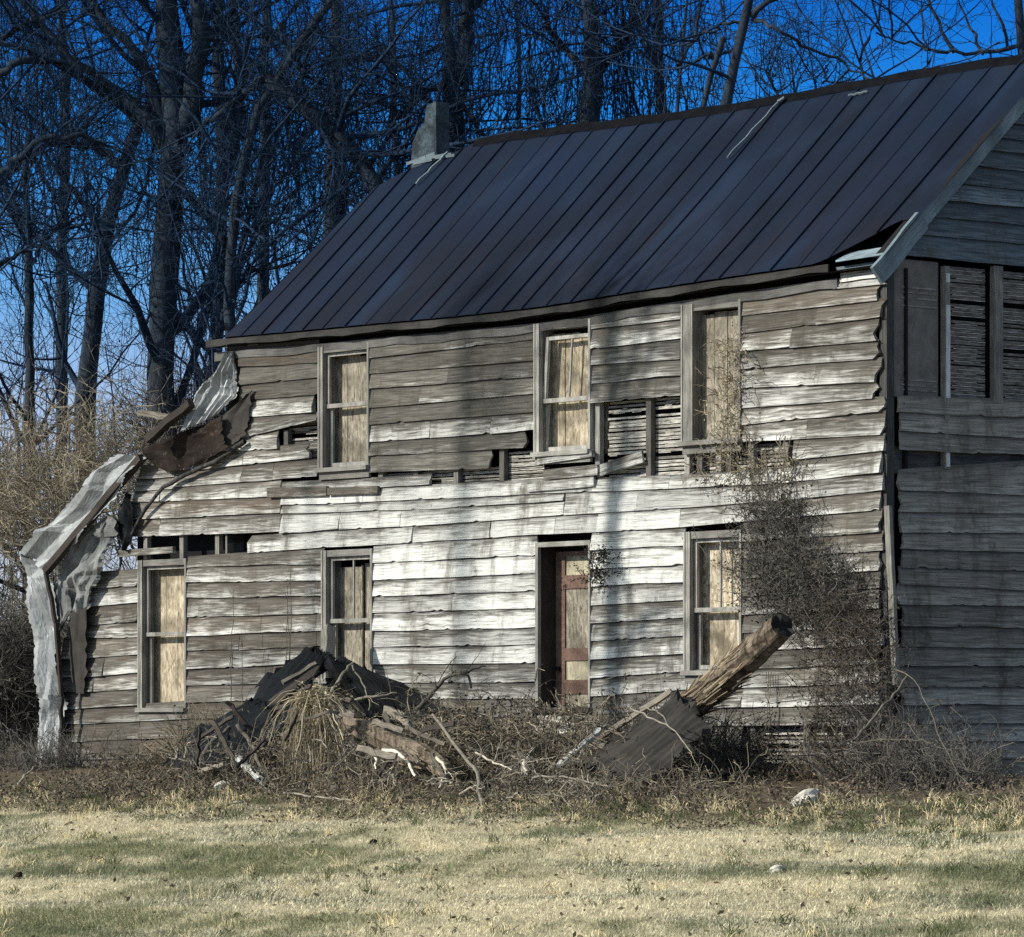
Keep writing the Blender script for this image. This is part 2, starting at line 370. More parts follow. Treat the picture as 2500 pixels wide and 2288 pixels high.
def mat_ground():
    t = NT('lawn_and_litter'); geo = t.geo()
    sp = t.n('ShaderNodeSeparateXYZ'); t.l(geo, sp.inputs[0])
    n = t.noise(t.vscale(geo, 0.35, 0.9, 1), 1.0, 4, 0.55); n2 = t.noise(geo, 9, 5, 0.7); n3 = t.noise(geo, 1.3, 3)
    grass = t.mix(t.mapr(n, 0.44, 0.58), (0.50, 0.44, 0.30), (0.13, 0.14, 0.085)); grass = t.mix(t.mapr(n2, 0.45, 0.75, 0, 0.35), grass, (0.16, 0.13, 0.08))
    lit = t.mix(t.mapr(n2, 0.35, 0.65), (0.045, 0.038, 0.030), (0.17, 0.135, 0.095))
    e = t.math('ADD', sp.outputs[1], t.math('MULTIPLY', t.math('SUBTRACT', n3, 0.5), 2.0))
    c = t.mix(t.mapr(e, -6.0, -4.8), grass, lit)
    t.bump(n2, 0.8, 0.03); return t.fin(c, 1.0, 0, 0.05)
M['ground'] = mat_ground()

# ------------------------------------------------------------------ ground sheet
def make_ground():
    xs = np.concatenate([np.linspace(-400, -40, 20), np.linspace(-38, 40, 157), np.linspace(45, 300, 16)])
    ys = np.concatenate([np.linspace(-120, -32, 14), np.linspace(-30, 6, 145), np.linspace(8, 500, 40)])
    X, Y = np.meshgrid(xs, ys); Z = ground_z(X, Y)
    V = np.stack([X, Y, Z], -1).reshape(-1, 3); nx = len(xs)
    i = np.arange(len(ys) - 1)[:, None] * nx + np.arange(nx - 1)[None]; F = np.stack([i, i + 1, i + nx + 1, i + nx], -1).reshape(-1, 4)
    tag(mesh_np('ground', V, F, M['ground'], smooth=True), kind='structure')
make_ground()

# ================================================================== the farmhouse
W_L = P(546, 1000)[0]                          # left corner of the two storey block
HD = 2.61
house = empty('farmhouse', (-6, 0, ZB), 'abandoned two storey clapboard farmhouse with peeling white paint and dark metal roof', 'house')

class Line:
    def __init__(s, pts):
        q = np.array([P(a, b) for a, b in pts]); o = np.argsort(q[:, 0]); s.x = q[o, 0]; s.z = q[o, 2]
    def __call__(s, x): return np.interp(x, s.x, s.z)
def wav(x, seed, f=1.0):
    return (np.sin(x * 3.1 * f + seed) + 0.6 * np.sin(x * 7.7 * f + seed * 2.3) + 0.35 * np.sin(x * 17.0 * f + seed * 4.1)) / 1.95
def board(mb, ztop, zbot, xl, xr, paint=0.5, brown=0.2, ragL=0.01, ragR=0.01, lip=0.036, warp=0.011, over=0.018, curl=0.0, axis='x', sgn=1):
    if axis == 'x' and xr - xl > 2.0 and rng.random() < 0.45:
        m_ = xl + (xr - xl) * rng.uniform(.25, .75)
        for a_, b_ in ((xl, m_ - .002), (m_ + .002, xr)): board(mb, ztop, zbot, a_, b_, paint, brown, .004 if a_ > xl else ragL, .004 if b_ < xr else ragR, lip, warp, over, curl if b_ == xr else 0.0)
        return
    n = max(3, int((xr - xl) / 0.07)); xs = np.linspace(xl, xr, n + 1); sd = rng.uniform(0, 50)
    wr_ = rng.choice([.25, .5, .8, 1.5]); warp = warp * (.4 + .7 * wr_); zt = ztop(xs); zb = zbot(xs) + wav(xs, sd, rng.uniform(.3, .8)) * 0.008 * wr_ + np.where(rng.random(n + 1) < 0.06, rng.uniform(0, 0.02, n + 1), 0)
    h = np.maximum(zt - zb, 0.02)
    end = np.clip(1 - np.minimum(xs - xl, xr - xs) / 0.5, 0, 1) ** 2
    out = lip + warp * wav(xs, sd + 3, 0.5) + warp * 1.3 * end * rng.uniform(-0.3, 1.2) + curl * np.clip(1 - (xr - xs) / 0.6, 0, 1) ** 2
    rows = [(zt + over, np.full(n + 1, 0.004), 1.0), (zb + h * 0.66, 0.004 + out * 0.45 + rng.uniform(-1, 1) * 0.003, 0.66), (zb + h * 0.33, 0.004 + out * 0.8 + rng.uniform(-1, 1) * .004, 0.33),
            (zb, out, 0.0), (zb + 0.001, np.maximum(out - 0.02, 0.002), -0.02)]
    rn = rng.random(); u0 = rng.uniform(0, 90); V = []; uv = []
    p = paint + rng.uniform(-0.16, 0.16); bw = brown * rng.uniform(0.2, 1.8)
    for z, o, v in rows:
        xx = xs.copy(); xx[0] += rng.uniform(-1, 1) * ragL; xx[-1] += rng.uniform(-1, 1) * ragR
        for k in range(n + 1):
            V.append((xx[k], -o[k], z[k]) if axis == 'x' else (sgn * o[k], xx[k], z[k])); uv.append((u0 + xx[k] - xl, v))
    F = []
    for r in range(4):
        for k in range(n):
            a = r * (n + 1) + k; F.append((a, a + n + 1, a + n + 2, a + 1))
    # ends: return to the wall
    for k in (0, n):
        b = len(V); f = []
        for r in range(4): 
            q = V[r * (n + 1) + k]; V.append((q[0], 0.001, q[2]) if axis == 'x' else (0.001, q[1], q[2])); uv.append((u0, 0.5))
        for r in range(3):
            a = r * (n + 1) + k; F.append((a, a + n + 1, b + r + 1, b + r))
    mb.add(V, F, uv, (p, rn, min(1, bw)))

xp = lambda px: P(px, 1000)[0]
# bottom edges of the courses, in photo pixels on the facade
GX = [214, 460, 790, 915, 1310, 1450, 1670, 2155]
G = [[1384, 1362, 1337, 1331, 1306, 1300, 1287, 1244], [1400, 1384, 1377, 1374, 1356, 1343, 1333, 1299], [1437, 1422, 1417, 1417, 1400, 1390, 1378, 1344],
     [1482, 1460, 1455, 1456, 1443, 1432, 1421, 1393], [1527, 1507, 1498, 1496, 1485, 1478, 1465, 1435], [1558, 1553, 1540, 1540, 1532, 1522, 1508, 1485],
     [1607, 1589, 1580, 1581, 1572, 1565, 1552, 1530], [1652, 1634, 1620, 1622, 1619, 1610, 1596, 1575], [1690, 1674, 1665, 1667, 1664, 1655, 1640, 1620],
     [1730, 1714, 1708, 1707, 1706, 1700, 1684, 1668], [1768, 1755, 1750, 1750, 1750, 1745, 1728, 1720], [1810, 1800, 1795, 1795, 1795, 1790, 1773, 1770],
     [1855, 1850, 1845, 1845, 1845, 1840, 1825, 1820], [1895, 1890, 1888, 1888, 1888, 1885, 1872, 1868]]
G = [Line(list(zip(GX, g))) for g in G]
Ln = lambda *p: Line(list(p))
fs = MB()
def run(lines, l, r, paint, brown=0.15, **kw):
    for k in range(len(lines) - 1):
        board(fs, lines[k], lines[k + 1], xp(l), xp(r), paint, brown, **kw)
# upper left block, left of the first window
B = [Ln((590, 849), (782, 832)), Ln((590, 897), (782, 884)), Ln((590, 940), (782, 922)), Ln((590, 979), (782, 963)), Ln((590, 1021), (782, 1006))]
run(B[:4], 588, 781, 0.0, 0.4)
board(fs, B[3], B[4], xp(600), xp(770), 0.55, 0.1, curl=0.05)
board(fs, Ln((560, 1024), (782, 1008)), Ln((560, 1078), (782, 1026)), xp(588), xp(781), 0.40, 0.2, lip=0.05)
board(fs, Ln((540, 1062), (690, 1052)), Ln((540, 1103), (690, 1097)), xp(545), xp(682), 0.62, 0.2, ragR=0.05)
board(fs, Ln((480, 1108), (760, 1085)), Ln((480, 1148), (760, 1118)), xp(480), xp(756), 0.55, 0.3, ragR=0.05)
board(fs, Ln((420, 1153), (782, 1124)), Ln((420, 1190), (782, 1163)), xp(430), xp(779), 0.5, 0.4)
BL = [Ln((300, 1200), (690, 1170)), Ln((300, 1228), (690, 1212)), Ln((300, 1270), (690, 1252)), Ln((280, 1312), (690, 1299))]
run(BL, 395, 689, 0.5, 0.8); 
for k, l in ((0, 330), (1, 300), (2, 275)): board(fs, BL[k], BL[k + 1], xp(l), xp(394), 0.5, 0.5)
board(fs, Ln((330, 1140), (470, 1130)), Ln((330, 1172), (470, 1160)), xp(345), xp(430), 0.5, 0.5)
board(fs, Ln((330, 1172), (470, 1160)), Ln((330, 1200), (470, 1192)), xp(335), xp(430), 0.5, 0.5)
# between first and second upper windows
C = [Ln((905, 829), (1312, 793)), Ln((905, 875), (1312, 829)), Ln((905, 913), (1312, 880)), Ln((905, 949), (1312, 921)), Ln((905, 997), (1312, 961)),
     Ln((905, 1037), (1312, 1006)), Ln((905, 1080), (1312, 1051)), Ln((905, 1113), (1312, 1093)), Ln((905, 1154), (1312, 1140))]
run(C[:6], 906, 1309, 0.02, 0.12); board(fs, C[5], C[6], xp(906), xp(1309), 0.6, 0.1)
board(fs, C[6], C[7], xp(906), xp(1285), 0.05, 0.1, ragR=0.06); board(fs, C[7], C[8], xp(906), xp(1202), 0.0, 0.1, ragR=0.06)
# between second and third upper windows
D = [Ln((1447, 772), (1668, 746)), Ln((1447, 804), (1668, 779)), Ln((1447, 852), (1668, 827)), Ln((1447, 891), (1668, 877)), Ln((1447, 937), (1668, 917)), Ln((1447, 985), (1668, 966))]
run(D, 1448, 1667, 0.36, 0.1)
# right of the third upper window
E = [Ln((1815, 727), (2150, 692)), Ln((1815, 771), (2150, 733)), Ln((1815, 814), (2150, 775)), Ln((1815, 859), (2150, 832)), Ln((1815, 902), (2150, 876)), Ln((1815, 948), (2150, 933)),
     Ln((1815, 997), (2150, 972)), Ln((1815, 1038), (2150, 1005)), Ln((1815, 1080), (2150, 1062))]
pe = [0.12, 0.2, 0.36, 0.36, 0.58, 0.62, 0.5, 0.5]
for k in range(8): board(fs, E[k], E[k + 1], xp(1816), xp(2150 + rng.integers(-8, 12)), pe[k], 0.35, ragR=0.06, warp=0.012)
board(fs, Ln((2040, 672), (2165, 657)), Ln((2040, 692), (2165, 676)), xp(2052), xp(2160), 0.85, 0.0, ragR=0.05, ragL=0.06)
board(fs, Ln((2040, 692), (2165, 676)), Ln((2040, 706), (2165, 694)), xp(2048), xp(2163), 0.85, 0.0, ragR=0.05, ragL=0.06)
board(fs, E[8], Ln((1940, 1123), (2155, 1101)), xp(1940), xp(2163), 0.55, 0.2); 
# belt of sound paint that the porch roof once covered
M0 = Ln((690, 1180), (1000, 1180), (1380, 1172), (1700, 1158), (1940, 1124), (2155, 1101))
M1 = Ln((690, 1232), (800, 1231), (1000, 1221), (1380, 1203), (1700, 1191), (1950, 1176), (2155, 1154))
M2 = Ln((690, 1256), (1000, 1244), (1390, 1223)); M3 = Ln((690, 1302), (800, 1294), (1000, 1285), (1380, 1258), (1700, 1238), (1950, 1219), (2155, 1198))
M4 = G[0]
board(fs, Ln((690, 1180), (930, 1168)), Ln((690, 1208), (930, 1190)), xp(690), xp(1055), 0.75, 0.05)
board(fs, Ln((690, 1208), (930, 1190), (1400, 1166)), M1, xp(690), xp(1450), 1.1, 0.05, over=0.004)
board(fs, Ln((1440, 1168), (1700, 1158), (1945, 1140)), M1, xp(1451), xp(1939), 1.05, 0.05, over=0.004)
board(fs, Ln((1940, 1123), (2155, 1101)), M1, xp(1940), xp(2155), 0.6, 0.2, curl=0.02)
board(fs, M1, M2, xp(690), xp(1380), 1.02, 0.02); board(fs, M2, M3, xp(690), xp(1380), 1.02, 0.02)
board(fs, M1, M3, xp(1382), xp(1815), 1.02, 0.02); board(fs, M1, M3, xp(1816), xp(2160), 0.58, 0.3)
board(fs, M3, M4, xp(690), xp(1200), 1.0, 0.03, curl=0.012); board(fs, M3, M4, xp(1202), xp(1935), 0.98, 0.03); board(fs, M3, M4, xp(1937), xp(2152), 0.5, 0.4)
board(fs, Ln((600, 1312), (690, 1306)), Ln((600, 1350), (690, 1345)), xp(612), xp(689), 0.7, 0.1, ragL=0.08)
# ground floor courses
pgl = [0.4, 0.38, 0.45, 0.36, 0.42, 0.32, 0.42, 0.36, 0.3, 0.22, 0.2, 0.2, 0.15]
pgm = [1.0, 0.98, 0.92, 0.95, 0.8, 0.68, 0.78, 0.62, 0.5, 0.45, 0.3, 0.2, 0.2]
pgr = [0.42, 0.36, 0.3, 0.3, 0.38, 0.4, 0.35, 0.4, 0.45, 0.5, 0.45, 0.4, 0.3]
for k in range(13):
    a, b = G[k], G[k + 1]
    if k >= 1: board(fs, a, b, xp(140 if k > 5 else 205 - (k - 1) * 12), xp(342), pgl[k] + 0.08, 0.45, warp=0.014, ragR=0.02)
    if k >= 9: board(fs, a, b, xp(343), xp(465), 0.2, 0.7)
    board(fs, a, b, xp(461), xp(793), pgl[k], 0.6 if k > 7 else 0.4, warp=0.010)
    if k >= 8: board(fs, a, b, xp(794), xp(913), 0.4, 0.2)
    board(fs, a, b, xp(914), xp(1313), pgm[k], 0.05)
    board(fs, a, b, xp(1447), xp(1677), pgm[k] - 0.03, 0.05)
    if k >= 8: board(fs, a, b, xp(1678), xp(1816), 0.45, 0.2)
    if k >= 10: board(fs, a if k > 10 else Ln((1310, 1733), (1450, 1727)), b, xp(1314), xp(1446), 0.4, 0.2)
    if k < 11: board(fs, a, b, xp(1817), xp(2152 + rng.integers(-4, 8)), pgr[k], 0.35, ragR=0.03)
# two slipped sill planks lying under the upper windows
fs.bar(P(655, 1203, -0.05), P(800, 1199, -0.05), 0.05, 0.13, c=(0.25, 0.3, 0.5)); fs.bar(P(802, 1200, -0.06), P(925, 1196, -0.05), 0.05, 0.10, c=(0.25, 0.3, 0.5))
fs.bar(P(1315, 1128, -0.05), P(1448, 1108, -0.05), 0.05, 0.07, c=(0.7, 0.5, 0.2)); fs.bar(P(1330, 1160, -0.06), P(1462, 1147, -0.05), 0.05, 0.13, c=(0.5, 0.5, 0.2)); fs.bar(P(1290, 1190, -0.045), P(1452, 1176, -0.045), 0.04, 0.12, c=(0.8, 0.5, 0.1))
fs.bar(P(1462, 1150, -0.03), P(1570, 1115, -0.03), 0.03, 0.14, c=(0.65, 0.5, 0.1))
fs.bar(P(290, 1352, -0.04), P(425, 1342, -0.04), 0.05, 0.09, c=(0.45, 0.6, 0.2))
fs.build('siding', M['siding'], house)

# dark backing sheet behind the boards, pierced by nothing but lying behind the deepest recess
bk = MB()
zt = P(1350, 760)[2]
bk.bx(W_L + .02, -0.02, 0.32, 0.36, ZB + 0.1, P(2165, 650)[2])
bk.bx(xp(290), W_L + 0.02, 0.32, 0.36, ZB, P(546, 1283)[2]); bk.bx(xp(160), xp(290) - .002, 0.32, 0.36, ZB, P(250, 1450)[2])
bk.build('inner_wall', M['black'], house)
# lath panels seen through the missing boards
la = MB()
def lath(pts, l, r, y=0.11, dz=0.047, op=0.25):
    top, bot = Ln(*pts[0]), Ln(*pts[1]); x0, x1 = xp(l), xp(r); m = (x0 + x1) / 2; z = top(m)
    n = int((top(m) - bot(m)) / dz)
    for k in range(n + 1):
        dx = rng.uniform(-.02, .02)
        zz = z - k * dz + rng.uniform(-.004, .004)
        if rng.random() < 0.06: continue
        V = []; 
        c = np.clip(rng.normal(op, 0.28), 0, 1)
        for q_ in range(rng.integers(0, 4)):
            xa_ = rng.uniform(x0, x1 - .05); la.bx(xa_, min(x1, xa_ + rng.uniform(.05, .4)), y + .002, y + .014, zz - .046, zz - .037, (0, 0, 0))
        la.bx(x0 + dx, x1 + rng.uniform(-.02, .02), y, y + 0.012, zz - 0.034 * rng.uniform(0.75, 1.05), zz, (c, 0, 0))
lath((((905, 1150), (1312, 1140)), ((905, 1195), (1312, 1180))), 910, 1312, op=0.55)
lath((((1200, 1110), (1312, 1095)), ((1200, 1180), (1312, 1172))), 1215, 1312, op=0.2)
lath((((1447, 985), (1668, 966)), ((1447, 1190), (1668, 1170))), 1470, 1672, op=0.2)
lath((((1675, 1090), (1940, 1080)), ((1675, 1180), (1940, 1165))), 1690, 1945, op=0.35)
lath((((680, 1010), (782, 1005)), ((680, 1130), (782, 1120))), 690, 784, op=0.75)
lath((((1780, 1770), (2080, 1768)), ((1780, 1860), (2080, 1858))), 1790, 2080, op=0.45)
la.build('lath', M['lath'], house)
def stud(px, py0, py1, w=0.09, y=0.02, mat='stud', c=0.5, d=0.07):
    m = MB(); x = xp(px); a = P(px, py0)[2]; b = P(px, py1)[2]
    m.bx(x - w / 2, x + w / 2, y, y + d, min(a, b), max(a, b), (c, 0, 0), 'z'); m.build('stud', M[mat], house)
for px, a, b, c in ((1012, 1130, 1195, .3), (1110, 1130, 1190, .45), (926, 1140, 1195, .5), (1222, 1095, 1185, .12), (1455, 960, 1185, .95), (1580, 950, 1190, .15), (1674, 1090, 1190, .9),
                    (1751, 1085, 1180, .9), (1830, 1075, 1175, .85), (1915, 1070, 1175, .4), (1705, 1090, 1180, .15), (1775, 1085, 1180, .12), (695, 1050, 1125, .1),
                    (352, 1300, 1365, .5), (440, 1300, 1365, .45), (527, 1300, 1365, .5), (1835, 1765, 1870, .3), (1965, 1765, 1870, .3)):
    stud(px, a, b, c=c)

# ------------------------------------------------------------------ windows and the door
def window(L, R, T, Bm, rail, style, tilt=0.0, cas=0.10, muntin=0, panel='osb', label=None, dark=0.5, yb=0.165, sash=True):
    x0, x1 = xp(L), xp(R); pm = (L + R) / 2
    z1, z0, zr = P(pm, T)[2], P(pm, Bm)[2], P(pm, rail)[2]
    w = MB(); c = (dark, 0, 0); c2 = (dark * 0.75, 0, 0)
    w.bx(x0, x0 + cas, -0.048, 0.002, z0, z1, c, 'z'); w.bx(x1 - 0.035, x1, -0.046, 0.002, z0, z1, c, 'z')
    w.bx(x0 + cas + .002, x1 - 0.037, -0.044, 0.002, z1 - 0.085, z1, c2)
    w.bx(x0 + cas - 0.03, x0 + cas - 0.004, 0.004, 0.20, z0, z1, (0.2, 0, 0), 'z'); w.bx(x1 - 0.03, x1 - .004, 0.004, 0.20, z0, z1, c, 'z')
    w.bx(x0 + cas, x1 - 0.035, 0.004, 0.20, z1 - 0.08, z1 - 0.055, (0.2, 0, 0))
    # stop strip on the casing
    w.bx(x0 + cas - 0.028, x0 + cas - 0.004, -0.060, -0.05, z0, z1, (dark + 0.3, 0, 0), 'z'); w.bx(x0 - 0.012, x0 + 0.014, -0.058, -0.05, z0, z1, (dark + 0.35, 0, 0), 'z')
    wo = w.build('window', M['trim'], house)
    if label: wo['label'] = label
    a, b = x0 + cas, x1 - 0.035
    s = MB(); st = 0.05; t = tilt
    def sk(x, z): return x + t * (z - (z0 + z1) / 2)
    def qb(xa, xb, za, zb, ya, yb, cc):
        A4 = [(sk(xa, za), ya, za), (sk(xb, za), ya, za), (sk(xb, za), yb, za), (sk(xa, za), yb, za)]
        B4 = [(sk(xa, zb), ya, zb), (sk(xb, zb), ya, zb), (sk(xb, zb), yb, zb), (sk(xa, zb), yb, zb)]
        s.hexa(A4, B4, cc)
    ztop = z1 - 0.09 - (0.08 if abs(t) > 0 else 0)
    cs = (dark + 0.15, 0, 0)
    qb(a, a + st, zr, ztop, 0.012, 0.05, cs); qb(b - 0.02, b, zr, ztop, 0.012, 0.05, cs)
    qb(a + st, b - .02, ztop - 0.045, ztop, 0.014, 0.048, cs); qb(a, b, zr - 0.045, zr + 0.01, 0.0, 0.06, (dark + 0.1, 0, 0))
    qb(a + 0.015, a + 0.015 + st, z0 + 0.07, zr - 0.05, 0.055, 0.09, cs); qb(b - .02, b, z0 + 0.07, zr - 0.05, 0.055, 0.09, cs); qb(a + 0.065, b - .02, z0 + 0.06, z0 + 0.12, 0.057, 0.088, cs)
    for k in range(muntin):
        xm = a + st + (b - a - st) * (k + 1) / (muntin + 1); qb(xm - 0.012, xm + 0.012, zr + 0.012, ztop - .047, 0.02, 0.042, cs)
    if sash: s.build('sash', M['trim'], wo)
    p = MB()
    if style == 'planks':
        n = 4; e = np.linspace(a - .03, b + 0.12, n + 1)
        for k in range(n): p.bx(e[k] + 0.006, e[k + 1] - 0.006, yb + rng.uniform(0, .012), yb + 0.03, z0 + rng.uniform(0, .03), z1 - 0.12 + rng.uniform(-.03, .03), (0.5, 0, 0), 'z')
    elif style == 'split':
        mx = (a + b) / 2 + 0.06
        p.bx(a - .03, mx - 0.02, yb, yb + .02, z0, z1 - 0.22, (0.5, 0, 0), 'z'); p.bx(mx + 0.015, b + 0.15, yb + .012, yb + .03, z0, z1 - 0.18, (0.5, 0, 0), 'z')
        p.bx(mx - .02, mx - .004, yb - .02, yb + .01, z0, z1 - 0.20, (0.3, 0, 0), 'z')
    else:
        p.bx(a - .03, b + 0.15, yb, yb + 0.02, z0, z1 - 0.1, (0.5, 0, 0), 'z')
    p.build('board_panel', M[panel], wo)
    sl = MB(); sl.bx(x0 - 0.02, x1 + 0.01, -0.10, 0.20, z0 - 0.002, z0 + 0.055, (dark + .1, 0, 0)); sl.bx(x0, x1, -0.04, 0.002, z0 - 0.10, z0 - 0.004, (dark * 0.8, 0, 0))
    sl.build('sill', M['trim'], wo)
    return wo
window(785, 906, 842, 1150, 985, 'planks', panel='osb_grey', label='upper window with two sashes and tan boarding', dark=0.35)
window(1312, 1447, 785, 1112, 972, 'planks', tilt=0.085, muntin=1, label='upper window with a crooked sash and tan vertical planks', dark=0.75)
window(1672, 1814, 738, 1085, 905, 'planks', panel='osb_grey', cas=0.20, yb=0.10, sash=False, label='upper window with grey boards under dead vines', dark=0.3)
window(345, 460, 1366, 1738, 1545, 'planks', label='lean-to window with knotty tan boards', dark=0.35)
window(793, 914, 1342, 1668, 1512, 'split', panel='osb_grey', muntin=1, label='ground floor window with a split grey board', dark=0.5)
window(1678, 1816, 1296, 1648, 1485, 'full', panel='flake', muntin=1, cas=0.11, label='ground floor window closed with pale flake board', dark=0.55)

x0, x1 = xp(1314), xp(1447); z1, z0 = P(1380, 1322)[2], P(1380, 1728)[2]
d = MB()
d.bx(x0, x0 + 0.05, -0.05, 0.002, z0, z1, (0.6, 0, 0), 'z'); d.bx(x1 - 0.03, x1, -0.05, 0.002, z0, z1, (0.9, 0, 0), 'z'); d.bx(x0 + .05, x1 - .03, -0.048, 0.002, z1 - 0.06, z1, (0.8, 0, 0))
door = d.build('door', M['trim'], house); door['label'] = 'recessed red brown front door with pale panels'
j = MB(); j.bx(x0 + 0.03, x0 + 0.05, 0.004, 0.30, z0, z1, (0.4, 0, 0), 'z'); j.bx(x1 - 0.02, x1, 0.004, 0.30, z0, z1, (0.4, 0, 0), 'z'); j.bx(x0 + .05, x1 - .02, 0.004, 0.30, z1 - 0.06, z1 - 0.03, (0.4, 0, 0)); j.bx(x0 - .02, x1 + .02, -0.08, 0.30, z0 - 0.06, z0, (0.4, 0, 0))
j.build('jamb', M['jamb'], door)
yl = 0.235
X = lambda px: P(px, 1500, yl)[0]
Z = lambda py: P(1400, py, yl)[2]
lf = MB(); xa, xb = X(1357), X(1357) + 0.86
lf.bx(xa, X(1379), yl, yl + .045, z0, Z(1346), (0.5, 0, 0), 'z'); lf.bx(xb - 0.12, xb, yl, yl + .045, z0, Z(1346), (0.5, 0, 0), 'z')
for a, b in ((1346, 1357), (1404, 1437), (1582, 1613), (1660, 1694)): lf.bx(X(1379), xb - .12, yl + .001, yl + .044, Z(b), Z(a), (0.5 if a > 1350 else 0.8, 0, 0))
leaf = lf.build('door_leaf', M['doorred'], door)
def dpan(a, b, mat, nm='door_panel'):
    m = MB(); m.bx(X(1379), xb - 0.12, yl + 0.02, yl + 0.03, Z(b), Z(a)); m.build(nm, M[mat], door)
dpan(1357, 1404, 'yellow'); dpan(1437, 1582, 'osb_grey'); dpan(1613, 1660, 'yellow'); dpan(1694, 1745, 'osb_grey')
m = MB(); m.bar((X(1366), yl - 0.05, Z(1632)), (X(1366), yl, Z(1632)), 0.05, 0.05); m.build('knob', M['tin_dark'], door)

# ------------------------------------------------------------------ roof
EO = -0.22                                              # eave overhang
eave = [(546, 824), (700, 811), (900, 792), (1100, 774), (1300, 752), (1400, 737), (1530, 715), (1750, 681), (1980, 647), (2170, 620)]
ev = np.array([P(a, b, EO) for a, b in eave]); 
rl, rr = P(992, 377, HD), P(2552, 137, HD)
zr_l = np.interp
def roof_pt(x, v, lift=0.0):
    ze = np.interp(x, ev[:, 0], ev[:, 2]); k = (x - rl[0]) / (rr[0] - rl[0]); zr = rl[2] + (rr[2] - rl[2]) * k + 0.03 * np.sin(k * 9)
    y = EO + (HD - EO) * v; z = ze + (zr - ze) * v - 0.05 * np.sin(pi * v) * (0.6 + 0.4 * np.sin(x * 1.3))
    return np.stack([x, y - lift * 0.707, z + lift * 0.707], -1)
def on_roof(px, py):                                    # solve x, v for a pixel
    lo, hi = 0.0, 1.0
    for _ in range(30):
        v = (lo + hi) / 2; q = P(px, py, EO + (HD - EO) * v); r_ = roof_pt(np.array(q[0]), v)
        if r_[2] < q[2]: lo = v
        else: hi = v
    return q[0], v
le = [on_roof(*p) for p in ((546, 824), (720, 652), (911, 460), (1000, 413), (1085, 384), (1163, 350))]
le_x = np.array([p[0] for p in le]); le_v = np.array([p[1] for p in le]); le_v[0] = 0; le_v[-1] = 1; le_v = np.maximum.accumulate(le_v); le_x = np.maximum.accumulate(le_x + np.arange(6) * 1e-3)
re_ = [on_roof(*p) for p in ((1990, 648), (2090, 598), (2195, 540))]
XR = rr[0] + 0.02
xr_e = on_roof(2195, 540)[0]
def vmax(x): return np.interp(x, le_x, le_v)
def vmin(x):
    return np.where(x > re_[0][0], np.interp(x, [re_[0][0], re_[1][0], re_[2][0], 5], [0, re_[1][1], re_[2][1], re_[2][1]]), 0.0)
seams = np.arange(W_L - 0.2, 0.45, 0.452); seams = seams + rng.uniform(-.035, .035, len(seams))
xr_edge = 0.20
rf = MB(); cols = []
x_all = [le_x[0]] + [s for s in seams if s > le_x[0] + 0.1 and s < xr_edge - 0.1] + [xr_edge]
for a, b in zip(x_all[:-1], x_all[1:]):
    g = rng.random(); n = 4; nv = 26
    xs = np.linspace(a, b, n + 1); V = []; 
    cl = []
    for xx in xs:
        v0, v1 = float(vmin(xx)), float(vmax(xx))
        vv = np.linspace(v0, v1, nv + 1); q = roof_pt(np.full(nv + 1, xx), vv, 0.006 * math.sin((xx - a) / (b - a) * pi))
        V += list(q); cl += [(k, g, 0.5) for k in vv]
    V = np.array(V); F = []
    for i in range(n):
        for k in range(nv):
            p0 = i * (nv + 1) + k; F.append((p0, p0 + nv + 1, p0 + nv + 2, p0 + 1))
    rf.add(V, F, None, np.array(cl))
    # seam rib on the left edge of the panel
    v0, v1 = float(vmin(a)), float(vmax(a))
    if v1 - v0 > 0.1:
        sh_ = rng.choice([.008, .014, .02, .024]); vv = np.linspace(v0, v1, 27); c0 = roof_pt(np.full(27, a - 0.011), vv, -0.004); c1 = roof_pt(np.full(27, a - 0.009), vv, sh_); c2 = roof_pt(np.full(27, a + 0.009), vv, sh_); c3 = roof_pt(np.full(27, a + 0.011), vv, -0.004)
        V = np.concatenate([c0, c1, c2, c3]); F = []
        for r in range(3):
            for k in range(26): F.append((r * 27 + k, (r + 1) * 27 + k, (r + 1) * 27 + k + 1, r * 27 + k + 1))
        F.append((0, 27, 54, 81)); rf.add(V, F, None, np.array([(k, 0.0, 0.5) for k in np.tile(vv, 4)]))
# rear slope
xs = np.linspace(le_x[-1], xr_edge, 20)
V = [tuple(roof_pt(np.array(x), 1.0)) for x in xs] + [(x, 2 * HD - EO, float(np.interp(x, ev[:, 0], ev[:, 2]))) for x in xs]
rf.add(V, [(k + 1, k, k + 20, k + 21) for k in range(19)], None, np.array([(1, 0.5, 0.5)] * 40))
xs = np.linspace(le_x[0], le_x[-1], 8)
V = [tuple(roof_pt(np.array(x), float(vmax(x)))) for x in xs] + [(x, 2 * HD - EO, float(np.interp(x, ev[:, 0], ev[:, 2]))) for x in xs]
rf.add(V, [(k + 1, k, k + 8, k + 9) for k in range(7)], None, np.array([(1, 0.5, 0.5)] * 16))
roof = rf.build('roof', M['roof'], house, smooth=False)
rc = MB(); xs = np.linspace(le_x[-1] - 0.02, xr_edge + 0.01, 30); V = []
for x in xs:
    t_ = roof_pt(np.array(x), 1.0); dz = 0.01 * math.sin(x * 5)
    V += [t_ + (0, -0.10, -0.085 + dz), t_ + (0, -0.09, -0.055 + dz), t_ + (0, 0, 0.045 + dz), t_ + (0, 0.13, -0.08)]
F = []
for i in range(29):
    for r in range(3): F.append((4 * i + r, 4 * i + 4 + r, 4 * i + 5 + r, 4 * i + 1 + r))
rc.add(V, F); rc.build('ridge_cap', M['ridge'], roof)
